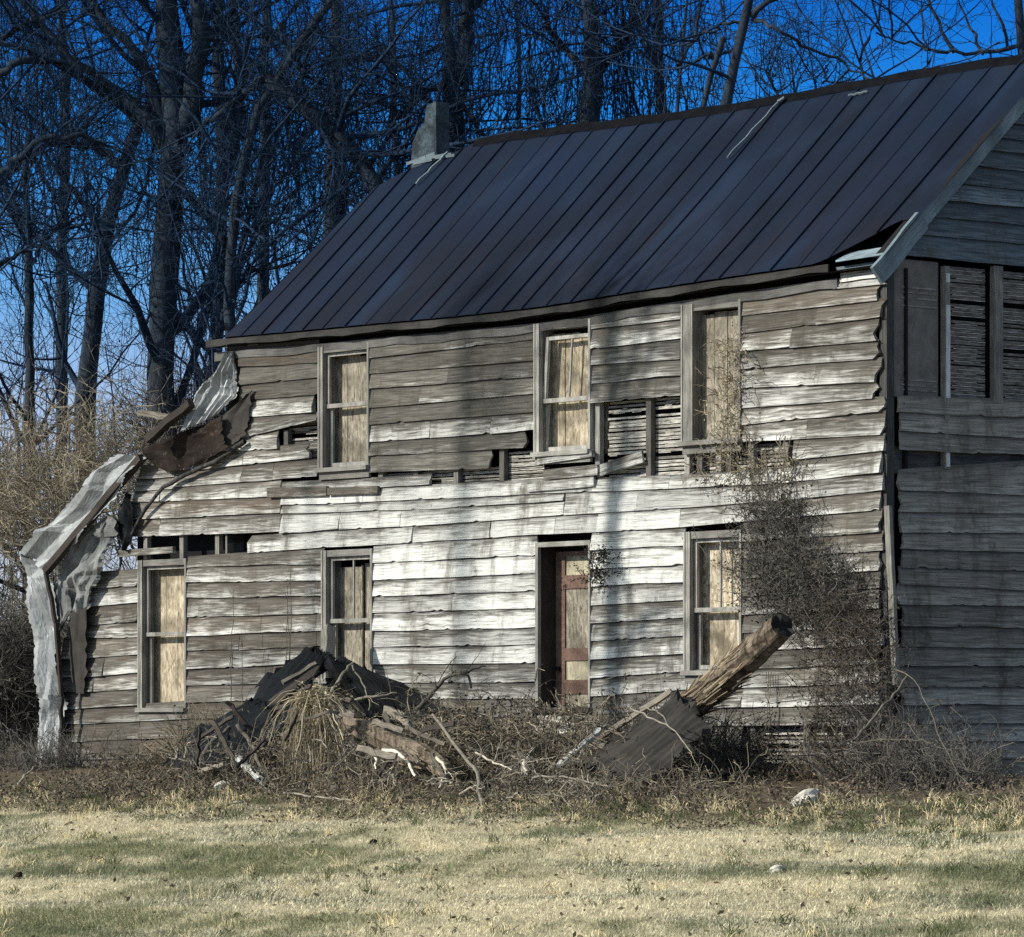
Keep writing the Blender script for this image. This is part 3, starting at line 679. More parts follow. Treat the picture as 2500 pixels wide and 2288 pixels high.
# a loose bright flashing strip along one seam and a lifted lap
fl = MB()
def roof_bar(p, q, w, h, lift):
    a = on_roof(*p); b = on_roof(*q); n = 8
    pts = [roof_pt(np.array(a[0] + (b[0] - a[0]) * k / n), a[1] + (b[1] - a[1]) * k / n, lift + 0.008 * math.sin(k * 2.1)) for k in range(n + 1)]
    for u, v in zip(pts[:-1], pts[1:]): fl.bar(u, v, w, h, up=(0, -0.7, 0.7))
for p_, q_, w_, l_ in (((1905, 257), (1780, 392), 0.018, .05), ((1920, 248), (1905, 257), 0.05, .06), ((1098, 378), (1020, 455), 0.03, .05), ((2075, 238), (2120, 228), 0.02, .03)):
    fl = MB(); roof_bar(p_, q_, w_, 0.02, l_); fl.build('loose_flashing', M['rake'], roof)
# eave: fascia, frieze board, dark soffit
xs = np.linspace(W_L - 0.15, xp(2050), 41)
def ez(x): return float(np.interp(x, ev[:, 0], ev[:, 2]))
def strip(mb, pts4, c):
    """pts4: list of 4-corner sections -> one continuous bar"""
    V = []; uv = []; F = []; cc = []
    for k, q in enumerate(pts4):
        V += [tuple(p) for p in q]; uv += [(q[0][0], 0), (q[0][0], .3), (q[0][0], .6), (q[0][0], 1)]; cc += [(c(k), 0, 0)] * 4
    n = len(pts4)
    for k in range(n - 1):
        for j in range(4): F.append((4 * k + j, 4 * k + (j + 1) % 4, 4 * k + 4 + (j + 1) % 4, 4 * k + 4 + j))
    F += [(3, 2, 1, 0), tuple(4 * (n - 1) + j for j in range(4))]
    mb.add(V, F, uv, cc)
fa = MB(); wv = lambda x: 0.012 * math.sin(x * 4) + 0.006 * math.sin(x * 11)
strip(fa, [[(x, EO + .03, ez(x) - 0.100 + wv(x)), (x, EO + .055, ez(x) - 0.100 + wv(x)), (x, EO + .055, ez(x) - .012), (x, EO + .03, ez(x) - .012)] for x in xs], lambda k: 0.08 + 0.15 * math.sin(k * 0.9))
fa.build('fascia', M['trim_dark'], house)
fr = MB()
strip(fr, [[(x, -0.045, ez(x) - 0.28 + wv(x)), (x, -0.002, ez(x) - 0.28 + wv(x)), (x, -0.002, ez(x) - 0.17), (x, -0.045, ez(x) - 0.17)] for x in xs], lambda k: 0.75 + 0.35 * math.sin(k * 0.7))
fr.build('frieze_board', M['trim_dark'], house)
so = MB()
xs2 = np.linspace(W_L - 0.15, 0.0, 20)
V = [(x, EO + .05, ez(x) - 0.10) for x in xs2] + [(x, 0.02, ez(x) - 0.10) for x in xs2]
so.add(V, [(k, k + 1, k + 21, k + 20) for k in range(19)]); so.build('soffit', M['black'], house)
# rotten eave corner on the right: loose pale plank, broken rake end
cb = MB()
cb.hexa([P(2040, 640, -0.20), P(2040, 636, -0.16), P(2075, 616, 0.05), P(2072, 618, 0.04)], [P(2158, 622, -0.20), P(2160, 617, -0.16), P(2165, 602, 0.05), P(2164, 604, 0.04)], (0.9, 0, 0))
cb.bar(P(2045, 657, -0.06), P(2160, 640, -0.06), 0.05, 0.035, c=(0.3, 0, 0))
cb.build('eave_plank', M['rake'], house)
m = MB(); V = [P(2062, 633, .12), P(2170, 618, .12), P(2215, 540, .75), P(2150, 560, .75)]
m.add(V, [(0, 1, 2, 3)]); m.build('eave_cavity', M['black'], house)

# ------------------------------------------------------------------ gable end on the plane x = 0
gs = MB(); YB = 2 * HD
class LineX:
    def __init__(s, a, b):
        p, q = PX(2190, a), PX(2500, b); s.m = (q[2] - p[2]) / (q[1] - p[1]); s.p = p
    def __call__(s, y): return s.p[2] + s.m * 0.8 * (np.asarray(y) - s.p[1])
K = [(969, 976), (1008, 1017), (1052, 1070), (1098, 1110)]; K = [LineX(*k) for k in K]
yp = lambda px: PX(px, 1000)[1]
run_g = lambda a, b, l, r, paint, **kw: board(gs, a, b, l, r, paint, 0.1, axis='y', sgn=1, **kw)
for k in range(3): run_g(K[k], K[k + 1], yp(2192 + rng.integers(-2, 5)), YB, 0.3 + 0.1 * (k == 1), warp=0.012)
K2 = [(1150, 1118), (1197, 1209), (1249, 1253), (1300, 1300), (1340, 1348), (1386, 1394), (1427, 1443), (1476, 1480), (1528, 1533), (1579, 1582), (1626, 1626), (1677, 1677), (1722, 1720), (1767, 1765), (1811, 1810), (1855, 1852), (1912, 1908)]
K2 = [LineX(*k) for k in K2]
for k in range(len(K2) - 1): run_g(K2[k], K2[k + 1], yp(2188 + rng.integers(0, 12)), YB, 0.22 + rng.uniform(0, .2), warp=0.014, ragL=0.03)
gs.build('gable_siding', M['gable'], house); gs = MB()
# courses up in the gable peak
def rake_y(z):                                              # front rake line at height z
    ze = ez(0.0); zr = float(roof_pt(np.array(0.0), 1.0)[2]); return EO + (HD - EO) * (z - ze) / (zr - ze)
K3 = [150, 190, 230, 268, 306, 344, 377, 420, 466, 509, 552, 597, 652]
K3 = [PX(2500, k)[2] for k in K3]
for k in range(len(K3) - 1):
    zt_, zb_ = K3[k], K3[k + 1]; yl_ = max(rake_y(zt_ + 0.02) + 0.06, 0.03); yr_ = 2 * HD - yl_
    if yr_ - yl_ < 0.3: continue
    sl_ = rng.uniform(-.004, .004)
    board(gs, lambda y, z=zt_, s=sl_: z + s * (np.asarray(y) - 2), lambda y, z=zb_, s=sl_: z + s * (np.asarray(y) - 2), yl_, yr_, 0.3 + rng.uniform(-.1, .15), 0.05, axis='y', sgn=1, lip=0.04, warp=0.014)
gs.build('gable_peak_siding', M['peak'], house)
gb = MB(); gb.bx(-0.30, -0.27, 0.4, YB - 0.02, ZB, ez(0) , long='y')
gb.build('gable_inner_wall', M['black'], house)
gp = MB(); zp0 = PX(2300, 975)[2]; zp1 = PX(2300, 640)[2]
gp.bx(-0.06, -0.045, 0.08, yp(2297), zp0, zp1, long='z')
gp.build('tar_paper', M['tar'], house)
gq = MB(); gq.bx(-0.09, -0.075, 0.10, YB - .1, PX(2300, 1160)[2], PX(2300, 1095)[2], long='y'); gq.build('sheathing_board', M['trim_dark'], house)
gl = MB()
for l, r in ((2326, 2418), (2452, 2530), (2545, 2640)):
    z = PX(2400, 655)[2]
    while z > PX(2400, 985)[2]:
        if rng.random() > 0.08:
            y0, y1 = yp(l), yp(r)
            gl.bx(-0.10, -0.088, y0, y1, z - 0.036 * rng.uniform(.8, 1), z, (0.8, 0, 0), 'y')
            a_ = y0 + rng.uniform(0, .25) * (y1 - y0) * (rng.random() < .5); b_ = y1 - rng.uniform(0, .25) * (y1 - y0) * (rng.random() < .5)   # plaster squeezed between the laths
            if rng.random() < .8: gl.bx(-0.087, -0.080, a_, b_, z - 0.0455, z - 0.038, (0.0, 0, 0), 'y')
        z -= 0.048
for zz in (700, 712, 726, 745, 925, 938, 950): 
    z = PX(2240, zz)[2]; gl.bx(-0.044, -0.036, yp(2205), yp(2292), z - 0.022, z, (0.7, 0, 0), 'y')
gl.build('gable_lath', M['lath'], house)
def gstud(px, a, b, w, c, x=-0.05, mat='stud'):
    m = MB(); y = yp(px); m.bx(x, x + 0.07, y - w / 2, y + w / 2, PX(px, b)[2], PX(px, a)[2], (c, 0, 0), 'z'); m.build('stud', M[mat], house)
gstud(2310, 650, 1145, 0.085, 0.55); gstud(2435, 650, 985, 0.15, 0.45); gstud(2537, 650, 985, 0.10, 0.4)
y = yp(2311)
for za_, zb_, dy_ in ((972, 745, .035), (690, 668, .03), (1140, 1105, .03)):
    m = MB(); m.bx(0.021, 0.027, y - .03, y + dy_, PX(2310, za_)[2], PX(2310, zb_)[2], (0.9, 0, 0), 'z'); m.build('peeling_stud_paint', M['paleplank'], house)
cp = MB(); cp.bx(-0.14, -0.02, 0.02, 0.14, ZB, ez(0) - 0.15, (0.25, 0, 0), 'z'); cp.build('corner_post', M['trim_dark'], house)
c2 = MB(); c2.bar(P(2168, 1235, -0.02), P(2188, 1672, -0.02), 0.085, 0.05, up=(0, 1, 0), c=(0.5, 0, 0), seg=6, wob=0.003); c2.build('corner_board', M['stud'], house)
# rake board
rk = MB(); ze0, zr0 = ez(0), float(roof_pt(np.array(0.0), 1.0)[2])
def rake_pt(v, off, x): 
    y = EO + (HD - EO) * v; z = ze0 + (zr0 - ze0) * v; return np.array((x, y + off * 0.69, z - off * 0.72))
fl_ = lambda p: np.array((p[0], 2 * HD - p[1], p[2]))
sec = lambda v: [rake_pt(v, .03, 0.10), rake_pt(v, .21, 0.10), rake_pt(v, .21, 0.135), rake_pt(v, .03, 0.135)]
cr_ = rng.random(20)
def rstrip(mb, secs, c):
    V = []; uv = []; F = []; cc = []; n = len(secs)
    for k, q in enumerate(secs):
        V += [tuple(p) for p in q]; uv += [(k * .3, 0), (k * .3, .9), (k * .3, 1.), (k * .3, .1)]; cc += [(c(k), 0, 0)] * 4
    for k in range(n - 1):
        for j in range(4): F.append((4 * k + j, 4 * k + (j + 1) % 4, 4 * k + 4 + (j + 1) % 4, 4 * k + 4 + j))
    F += [(3, 2, 1, 0), tuple(4 * (n - 1) + j for j in range(4))]; mb.add(V, F, uv, cc)
vs = np.linspace(0.03, 1.0, 16)
rstrip(rk, [sec(v) for v in vs], lambda k: 0.4 + 0.4 * cr_[k]); rstrip(rk, [[fl_(p) for p in sec(v)] for v in vs], lambda k: 0.5)
rk.build('rake_board', M['rake'], house)
re2 = MB(); e0, e1 = rake_pt(-0.06, 0.12, 0.15), rake_pt(0.20, 0.10, 0.15)
re2.bar(e0, e1, 0.05, 0.24, up=(0, 0.7, -0.7), c=(0.5, 0, 0), seg=7, wob=0.006); re2.build('broken_rake_end', M['rake'], house)
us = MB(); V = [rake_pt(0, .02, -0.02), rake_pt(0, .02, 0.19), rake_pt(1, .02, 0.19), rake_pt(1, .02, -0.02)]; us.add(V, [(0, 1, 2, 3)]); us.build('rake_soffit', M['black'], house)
# rear and left walls
bw = MB(); bw.bx(W_L, 0, YB - 0.04, YB, ZB, ez(-6), (0.3, 0.5, 0.2)); bw.bx(W_L, W_L + .04, 0.03, YB - .04, ZB, ez(W_L), (0.3, 0.5, 0.2), 'y')
bw.add([(W_L + .01, 0, ez(W_L)), (W_L + .01, YB, ez(W_L)), (W_L + .01, HD, ez(W_L) + 2.2)], [(0, 1, 2)], [(0, 0), (5, 0), (2.5, 1)], (0.3, .5, .2))
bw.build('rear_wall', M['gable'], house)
ls = MB(); ls.bx(xp(300), W_L - .01, 3.0, 3.04, ZB, P(546, 1350)[2], (0.3, .5, .2)); ls.bx(xp(150), xp(150) + .04, 0.03, 3.0, ZB, P(300, 1560)[2], (.3, .5, .2), 'y'); ls.build('lean_to_wall', M['gable'], house)
fo = MB(); fo.bx(xp(140), 0, 0.02, 0.3, ZB - 0.1, ZB + .12); fo.bx(-0.3, -0.02, .3, YB, ZB - 0.1, ZB + 0.09, long='y'); fo.build('foundation', M['black'], house)
# lean-to corner post
lp = MB(); lp.bar(P(150, 1900, -0.03), P(132, 1440, -0.03), 0.10, 0.09, up=(0, 1, 0), c=(0.15, 0, 0), seg=6, wob=.005); lp.build('lean_to_post', M['trim_dark'], house)
# chimney stub behind the ridge
ch = MB(); yc = HD + 0.35
q = [P(a, b, yc) for a, b in ((1000, 470), (1006, 352), (1020, 318), (1036, 300), (1041, 258), (1064, 248), (1066, 470))]
V = [p for p in q] + [p + np.array([0.02, 0.22, 0]) for p in q]; n = len(q)
F3 = [(6, 0, 1), (6, 1, 2), (6, 2, 3), (6, 3, 4), (6, 4, 5)]
ch.add(V, F3 + [tuple(i + n for i in reversed(f)) for f in F3] + [(i, (i + 1) % n, (i + 1) % n + n, i + n) for i in range(n)])
ch.build('chimney', M['plaster'], house)
cr = MB()
for k in range(7):
    a = on_roof(1000 + k * 12 + rng.uniform(-6, 6), 405 - k * 3 + rng.uniform(-6, 6)); p = roof_pt(np.array(a[0]), a[1], 0.04)
    cr.bar(p, p + np.array([0.35, 0.05, rng.uniform(0, .08)]), 0.05, 0.04, c=(0.4, 0, 0))
cr.build('broken_roof_lath', M['rake'], roof)

# ================================================================== torn tin and tarp on the collapsed lean-to roof
def sheet(name, rows, mat, label, cat, group=None, nu=10, nv=6, crumple=0.05, fold=0.0, parent=None, seed=0, lipw=0.0):
    r = np.random.default_rng(seed); L = []; 
    A_ = resample([P(*a[0], a[2]) for a in rows], (len(rows) - 1) * nv + 1) if False else None
    t = np.linspace(0, len(rows) - 1, (len(rows) - 1) * nv + 1)
    pl = np.array([P(*q[0], q[2] * .5) for q in rows]); pr = np.array([P(*q[1], (q[3] if len(q) > 3 else q[2]) * .5) for q in rows]); k = np.arange(len(rows))
    l = np.stack([np.interp(t, k, pl[:, i]) for i in range(3)], 1); g = np.stack([np.interp(t, k, pr[:, i]) for i in range(3)], 1)
    s_ = np.linspace(0, 1, nu + 1)
    V = l[:, None] * (1 - s_[None, :, None]) + g[:, None] * s_[None, :, None]
    T_, S_ = np.meshgrid(t, s_, indexing='ij')
    ph = r.uniform(0, 6, 8)
    tri = lambda q: np.abs((q % 1) - .5) * 2
    kn = np.linspace(0, t[-1], len(rows) + 1); wp = np.interp(T_, kn, r.uniform(-.28, .28, len(kn))); w2 = np.interp(T_, kn, r.uniform(-.25, .25, len(kn)))
    cre = 0.8 * tri(S_ * 1.15 + wp + ph[2]) + 0.38 * tri(S_ * 2.2 + w2 + ph[3]) + 0.5 * tri(T_ * .42 + S_ * .35 + ph[5])
    V[..., 1] -= crumple * (cre - 0.9) + fold * np.abs(((S_ * 5 + ph[3]) % 1) - .5)
    rg = r.normal(size=len(t)) * .022; V[:, 0, 0] += rg; V[:, 1, 0] += rg * .5; rg = r.normal(size=len(t)) * .022; V[:, -1, 0] += rg; V[:, -2, 0] += rg * .5; V[..., 0] += r.normal(size=T_.shape) * .003
    n0, n1 = V.shape[:2]; i = (np.arange(n0 - 1) * n1)[:, None] + np.arange(n1 - 1)[None]
    F = np.stack([i, i + 1, i + n1 + 1, i + n1], -1).reshape(-1, 4)
    o = mesh_np(name, V.reshape(-1, 3), F, M[mat], parent, smooth=False)
    if label: tag(o, label, cat, group)
    return o
GR = 'torn roof sheets hanging on the collapsed end'
sheet('torn_sheet', [((565, 858), (579, 858), -.05), ((520, 925), (583, 925), -.12, -.06), ((484, 962), (586, 968), -.3, -.10), ((448, 1056), (540, 1012), -.5, -.25)], 'tin', 'pale pleated tarp fanning down from the upper left house corner', 'tarp', GR, nu=40, nv=12, crumple=0.10, fold=0.16, seed=1)
sheet('torn_sheet', [((600, 965), (616, 950), -.15), ((548, 1012), (612, 1005), -.25, -.12), ((525, 1060), (600, 1060), -.3, -.16), ((530, 1085), (572, 1085), -.3, -.2)], 'tin_brown', 'dark grey torn flap beside the upper left clapboards', 'torn sheet', GR, crumple=0.05, seed=2)
sheet('rotten_decking', [((455, 1052), (548, 1015), -.35), ((345, 1095), (540, 1058), -.4), ((352, 1120), (560, 1092), -.38), ((410, 1155), (500, 1130), -.2)], 'rot', 'dark brown rotted roof deck sagging at the broken eave', 'roof deck', nu=16, nv=8, crumple=0.10, seed=3)
sheet('tin_sheet', [((283, 1108), (352, 1116), -.45), ((232, 1150), (318, 1160), -.5), ((205, 1195), (285, 1205), -.55), ((110, 1283), (232, 1272), -.6), ((100, 1292), (190, 1322), -.62), ((50, 1350), (112, 1398), -.65)], 'tin', 'long silver tin sheet sliding down the broken lean-to rafter', 'tin sheet', GR, nu=40, nv=14, crumple=0.16, seed=4)
sheet('tin_sheet', [((50, 1352), (112, 1396), -.65), ((62, 1415), (130, 1432), -.62), ((75, 1500), (136, 1520), -.55), ((84, 1590), (142, 1600), -.5), ((92, 1690), (150, 1700), -.45), ((92, 1740), (150, 1755), -.4), ((82, 1860), (140, 1876), -.5)], 'tin', 'silver tin sheet hanging down to the ground at the far left corner', 'tin sheet', GR, nu=40, nv=14, crumple=0.15, seed=5)
sheet('torn_tarp', [((228, 1283), (285, 1272), -.3), ((185, 1335), (272, 1325), -.35), ((150, 1390), (252, 1385), -.38), ((132, 1440), (228, 1430), -.4), ((134, 1540), (206, 1490), -.36)], 'tin_grey', 'crumpled grey tarp bunched below the silver tin sheet', 'tarp', GR, nu=40, nv=12, crumple=0.15, fold=.08, seed=6)
sheet('torn_tarp', [((172, 1500), (212, 1480), -.42), ((168, 1570), (210, 1560), -.30), ((172, 1640), (208, 1640), -.24), ((180, 1692), (203, 1694), -.22)], 'tin_brown', 'narrow dark tarp strip dangling over the left clapboards', 'tarp', GR, nu=6, crumple=0.03, seed=7)
sheet('torn_tarp', [((224, 1290), (262, 1254), -.44), ((228, 1305), (284, 1270), -.48), ((240, 1312), (287, 1308), -.44)], 'paleplank', 'small white scrap of tarp above the crumpled grey tarp', 'tarp', GR, nu=6, crumple=0.05, seed=8)
sheet('torn_tarp', [((302, 1200), (318, 1208), -.25), ((288, 1250), (326, 1258), -.32), ((283, 1300), (322, 1312), -.3), ((298, 1342), (308, 1346), -.25)], 'tin_dark', 'blue black scrap hanging on the torn clapboard edge', 'tarp', GR, nu=8, crumple=0.09, seed=9)
sheet('torn_tarp', [((136, 1440), (170, 1432), -.46), ((128, 1500), (168, 1490), -.50), ((130, 1560), (150, 1540), -.46)], 'paleplank', 'bright bleached fold of tarp against the hanging tin', 'tarp', GR, nu=8, crumple=0.08, seed=10)
def beam(name, pts, wdt, h, mat, label, cat, group=None, c=0.5, up=(0, 1, 0), seg=6, wob=0.006, rag=True):
    m = MB(); q = [np.array(p) for p in pts]
    for a, b in zip(q[:-1], q[1:]): m.bar(a, b, wdt, h, up=up, c=(c, 0, 0), seg=seg, wob=wob)
    return tag(m.build(name, M[mat]), label, cat, group)
beam('rafter', [P(346, 1118, -.22), P(112, 1395, -.36)], 0.10, 0.10, 'jamb', 'dark rafter along the edge of the silver tin sheet', 'rafter', 'fallen roof timbers', .5)
beam('rafter', [P(362, 1075, -.5), P(466, 985, -.35)], 0.10, 0.12, 'jamb', 'dark rafter end rising beside the pleated tarp', 'rafter', 'fallen roof timbers', .4)
beam('rafter', [P(112, 1400, -.40), P(136, 1520, -.34), P(151, 1700, -.28), P(149, 1790, -.28), P(143, 1895, -.3)], 0.05, 0.05, 'jamb', 'thin dark pole down the right edge of the hanging tin', 'rafter', 'fallen roof timbers', .4)
beam('board', [P(342, 1008, -.5), P(420, 1020, -.4)], 0.08, 0.10, 'plank', 'short grey board jutting out from the broken roof edge', 'board', 'fallen roof timbers', .8)
tb = TB()
def strand(pts, r0, r1, n=12, jit=0.0):
    q = resample(pts, n); q[1:-1] += rng.normal(size=(n - 2, 3)) * jit
    return q[None], np.linspace(r0, r1, n)[None]
a, b = strand([P(598, 1078, -.10), P(520, 1130, -.12), P(425, 1172, -.12), P(372, 1215, -.14), P(334, 1270, -.12), P(322, 1305, -.10)], 0.035, 0.025, 18, 0.008); tb.add(a, b, 6, (0.35, 0, 0))
tag(tb.build('torn_roof_edge', M['bark']), 'dark ragged strip of torn roofing across the left clapboards', 'roofing')

TAN = np.array([0.26, 0.222, 0.155]); GREYB = np.array([0.125, 0.117, 0.103]); DARKG = np.array([0.045, 0.052, 0.042]); BRN = np.array([0.10, 0.07, 0.05])
def cols(n, a, b, j=0.25):
    t = rng.random((n, 1)); return np.clip((a * (1 - t) + b * t) * rng.uniform(1 - j, 1 + j, (n, 1)), 0.003, 1)
# ================================================================== fallen porch: tin, boards, log
def tinquad(name, c4, label, mat='tin_dark', nu=40, nv=14, corr=0.02, sag=0.06, seed=1, ribs=12):
    r = np.random.default_rng(seed); c4 = [np.array(p) for p in c4]
    u = np.linspace(0, 1, nu + 1)[None, :, None]; v = np.linspace(0, 1, nv + 1)[:, None, None]
    V = (c4[0] * (1 - u) + c4[1] * u) * (1 - v) + (c4[3] * (1 - u) + c4[2] * u) * v
    nrm = np.cross(c4[1] - c4[0], c4[3] - c4[0]); nrm /= np.linalg.norm(nrm)
    h = corr * .5 * np.sin(u[..., 0] * ribs * 2 * pi) * np.ones_like(v[..., 0]) + .05 * np.abs(((u[..., 0] * 1.7 + v[..., 0] * .6 + seed * .37) % 1) - .5) + .035 * np.abs(((v[..., 0] * 2.3 - u[..., 0] * .9) % 1) - .5) - sag * np.sin(v[..., 0] * pi) * np.ones_like(u[..., 0]) + 0.03 * np.sin(u[..., 0] * 5 + v[..., 0] * 4 + seed)
    V = V + nrm * h[..., None]; V[:, 0] += r.normal(size=(nv + 1, 3)) * 0.045; V[:, -1] += r.normal(size=(nv + 1, 3)) * 0.045; V[0] += r.normal(size=(nu + 1, 3)) * .025; V[-1] += r.normal(size=(nu + 1, 3)) * .03
    i = (np.arange(nv) * (nu + 1))[:, None] + np.arange(nu)[None]
    F = np.stack([i, i + 1, i + nu + 2, i + nu + 1], -1).reshape(-1, 4)
    return tag(mesh_np(name, V.reshape(-1, 3), F, M[mat]), label, 'tin sheet', 'fallen porch roof sheets')
tinquad('roof_sheet', [P(800, 1598, -.9), P(852, 1616, -.5), P(1056, 1706, -.7), P(905, 1745, -1.9)], 'black fallen porch roof sheet sloping right below the split board window', seed=1, ribs=9)
tinquad('roof_sheet', [P(905, 1745, -1.9), P(800, 1700, -2.2), P(790, 1600, -1.0), P(812, 1600, -.9)], 'black narrow roof sheet in the valley behind the straw mound', seed=5, ribs=4)
tinquad('roof_sheet', [P(752, 1572, -.6), P(800, 1598, -1.0), P(700, 1775, -2.6), P(590, 1735, -1.4)], 'black fallen porch roof sheet sloping left from the debris peak', seed=2, ribs=8)
tinquad('roof_sheet', [P(620, 1700, -1.5), P(705, 1770, -2.6), P(600, 1880, -3.2), P(405, 1862, -2.4)], 'black roof sheet at the left foot of the debris heap', seed=3, ribs=8)
tinquad('roof_sheet', [P(1410, 1872, -3.0), P(1640, 1692, -1.8), P(1745, 1775, -2.4), P(1545, 1922, -3.6)], 'grey corrugated roof sheet leaning below the thick log', 'tin_brown', seed=4, ribs=2, nu=30, nv=70, corr=0.0)
def corr(o, ribs, amp):
    me = o.data; n = len(me.vertices); co_ = np.empty(n * 3, np.float32); me.vertices.foreach_get('co', co_); co_ = co_.reshape(-1, 3)
    v = np.repeat(np.arange(71), 31) / 70; co_[:, 1] -= amp * np.sin(v * ribs * 2 * pi); co_[:, 2] += amp * np.sin(v * ribs * 2 * pi); me.vertices.foreach_set('co', co_.ravel()); me.update()
corr(bpy.data.objects['roof_sheet.004'], 10, 0.009)
GB = 'loose boards lying in the debris'
beam('board', [P(1366, 1868, -2.9), P(1472, 1776, -2.1)], 0.14, 0.04, 'paleplank', 'pale board propped up in front of the corrugated sheet', 'board', GB, .6, up=(0, -1, .4))
beam('board', [P(1432, 1824, -2.0), P(1640, 1688, -1.5)], 0.06, 0.05, 'plank', 'long thin board along the top of the corrugated sheet', 'board', GB, .9)
beam('board', [P(1440, 1824, -2.6), P(1555, 1806, -2.4)], 0.08, 0.04, 'plank', 'short grey board pointing right from the pale board', 'board', GB, .8)
beam('board', [P(1260, 1868, -2.9), P(1352, 1795, -2.2)], 0.10, 0.05, 'plank', 'dark board left of the pale board', 'board', GB, .3)
beam('post', [P(799, 1624, -.8), P(802, 1535, -.55)], 0.16, 0.13, 'stud', 'weathered porch post stub standing beside the split board window', 'post', None, .45, up=(0, 1, 0), seg=5)
beam('board', [P(940, 1732, -1.9), P(990, 1752, -2.0)], 0.10, 0.04, 'plank', 'grey board under the right hand black sheet', 'board', GB, 1.0)
beam('board', [P(960, 1748, -2.2), P(1052, 1790, -2.4)], 0.08, 0.05, 'plank', 'grey board running down behind the rotted log', 'board', GB, .9)
beam('board', [P(690, 1668, -1.6), P(772, 1620, -1.2)], 0.05, 0.05, 'plank', 'thin board lying up the left black sheet', 'board', GB, .9)
beam('board', [P(668, 1716, -2.0), P(790, 1630, -1.25)], 0.22, 0.05, 'jamb', 'wide dark board lying on the left black sheet', 'board', GB, .7, up=(0, -1, .6))
beam('board', [P(578, 1850, -3.4), P(646, 1912, -3.9)], 0.07, 0.05, 'paleplank', 'bright splintered board low in the left heap', 'board', GB, .8)
beam('board', [P(484, 1882, -3.2), P(548, 1866, -3.2)], 0.05, 0.04, 'plank', 'thin grey board at the left foot of the heap', 'board', GB, 1.1)
beam('board', [P(500, 1785, -1.6), P(620, 1720, -1.2)], 0.16, 0.05, 'jamb', 'dark plank end sticking out left of the heap', 'board', GB, .5, up=(0, -1, .6))
for k in range(18):
    px = rng.uniform(430, 1060); py = np.interp(px, [430, 600, 770, 900, 1060], [1840, 1760, 1680, 1740, 1790]) + rng.uniform(-10, 110); an = rng.normal(0, .7) + (.7 if px > 780 else -.7); Lb = rng.uniform(70, 150)
    yo = -1.9 - (py - 1660) * .012
    beam('board', [P(px, py, yo), P(px + Lb * cos(an), py + Lb * sin(an) * .8, yo + rng.uniform(-.4, .2))], rng.uniform(.03, .075), .025, 'plank' if rng.random() < .5 else 'jamb', 'one of the splintered boards jumbled in the debris heap', 'board', 'splintered boards jumbled in the debris heap', rng.uniform(.1, .7), up=(0, -1, rng.uniform(0, .8)), seg=7, wob=.009)
def log(name, pts, rad, label, mat, n=22, k=18, cap=True, rough=0.06, seed=0):
    r = np.random.default_rng(seed); q = resample(pts, n); V, F = tubes(q[None], np.full((1, n), 1.0), k)
    V = V.reshape(n, k, 3); c = q[:, None]; rr_ = np.interp(np.linspace(0, 1, n), np.linspace(0, 1, len(rad)), rad)
    ln = np.linspace(0, 1, n)[:, None] * 30; ridg = 1 + rough * .7 * np.sin(ln * .35 + np.arange(k)[None] * .45) + rough * (np.sin(np.arange(k) * 2 * pi / k * 3 + seed) * .8 + np.sin(np.arange(k) * 2 * pi / k * 7 + 1))[None] + r.normal(size=(n, k)) * rough * .4
    V = c + (V - c) * (rr_[:, None] * ridg)[..., None]
    e0 = len(V.reshape(-1, 3)); VV = np.concatenate([V.reshape(-1, 3), q[[0]], q[[-1]]])
    T3 = [(e0, (j + 1) % k, j) for j in range(k)] + [(e0 + 1, (n - 1) * k + j, (n - 1) * k + (j + 1) % k) for j in range(k)]
    o = mesh_np(name, VV, [F, np.array(T3)], M[mat], col=np.full((len(VV), 3), .5))
    return tag(o, label, 'log')
LP_ = [P(1470, 1868, -1.4), P(1600, 1790, -1.5), P(1740, 1684, -1.65), P(1830, 1604, -1.75), P(1910, 1528, -1.85)]
lg = log('log', LP_, [0.08, .12, 0.155, .15, .16, .145], 'thick weathered log leaning up to the right in front of the wall', 'logbark', n=60, k=28, rough=.045, seed=2)
m = MB(); c0 = LP_[-1]; t_ = (LP_[-1] - LP_[-2]); t_ /= np.linalg.norm(t_); s1 = np.cross(t_, (0, 0, 1)); s1 /= np.linalg.norm(s1); s2 = np.cross(s1, t_)
V = [c0 + t_ * 0.004 - t_ * .0] + [c0 + t_ * (0.014 + .02 * math.sin(a * 3)) + 0.142 * (1 + .1 * math.sin(a * 3 + 2) + .05 * math.sin(a * 7 + 1)) * (s1 * cos(a) + s2 * sin(a)) for a in np.linspace(0, 2 * pi, 25)[:-1]]; m.add(V, [(0, 1 + i, 1 + (i + 1) % 24) for i in range(24)])
m.build('cut_end', M['black'], lg)
tf = TB(); qL = resample(LP_, 40); 
for k in range(230):
    i_ = rng.integers(3, 30); L_ = rng.integers(4, 9); an = rng.uniform(0, 2 * pi); rd = np.interp(i_ / 39, np.linspace(0, 1, 6), [0.08, .12, 0.155, .15, .16, .145]) * rng.uniform(.96, 1.12)
    seg = qL[i_:i_ + L_]; tt = seg[-1] - seg[0]; tt /= np.linalg.norm(tt); a1 = np.cross(tt, (0, 0, 1)); a1 /= np.linalg.norm(a1); a2 = np.cross(a1, tt)
    pts = seg + (a1 * cos(an) + a2 * sin(an)) * rd + np.outer(np.linspace(0, 1, L_) ** 2, (a1 * cos(an) + a2 * sin(an)) * rng.uniform(-.01, .11)) + rng.normal(size=(L_, 3)) * .008
    p, r = strand(pts, .014, .004, 8); tf.add(p, r, 4, cols(1, BRN * 1.5, TAN * 2.2)[0])
tf.build('splintered_bark', M['tint'], lg, smooth=False)
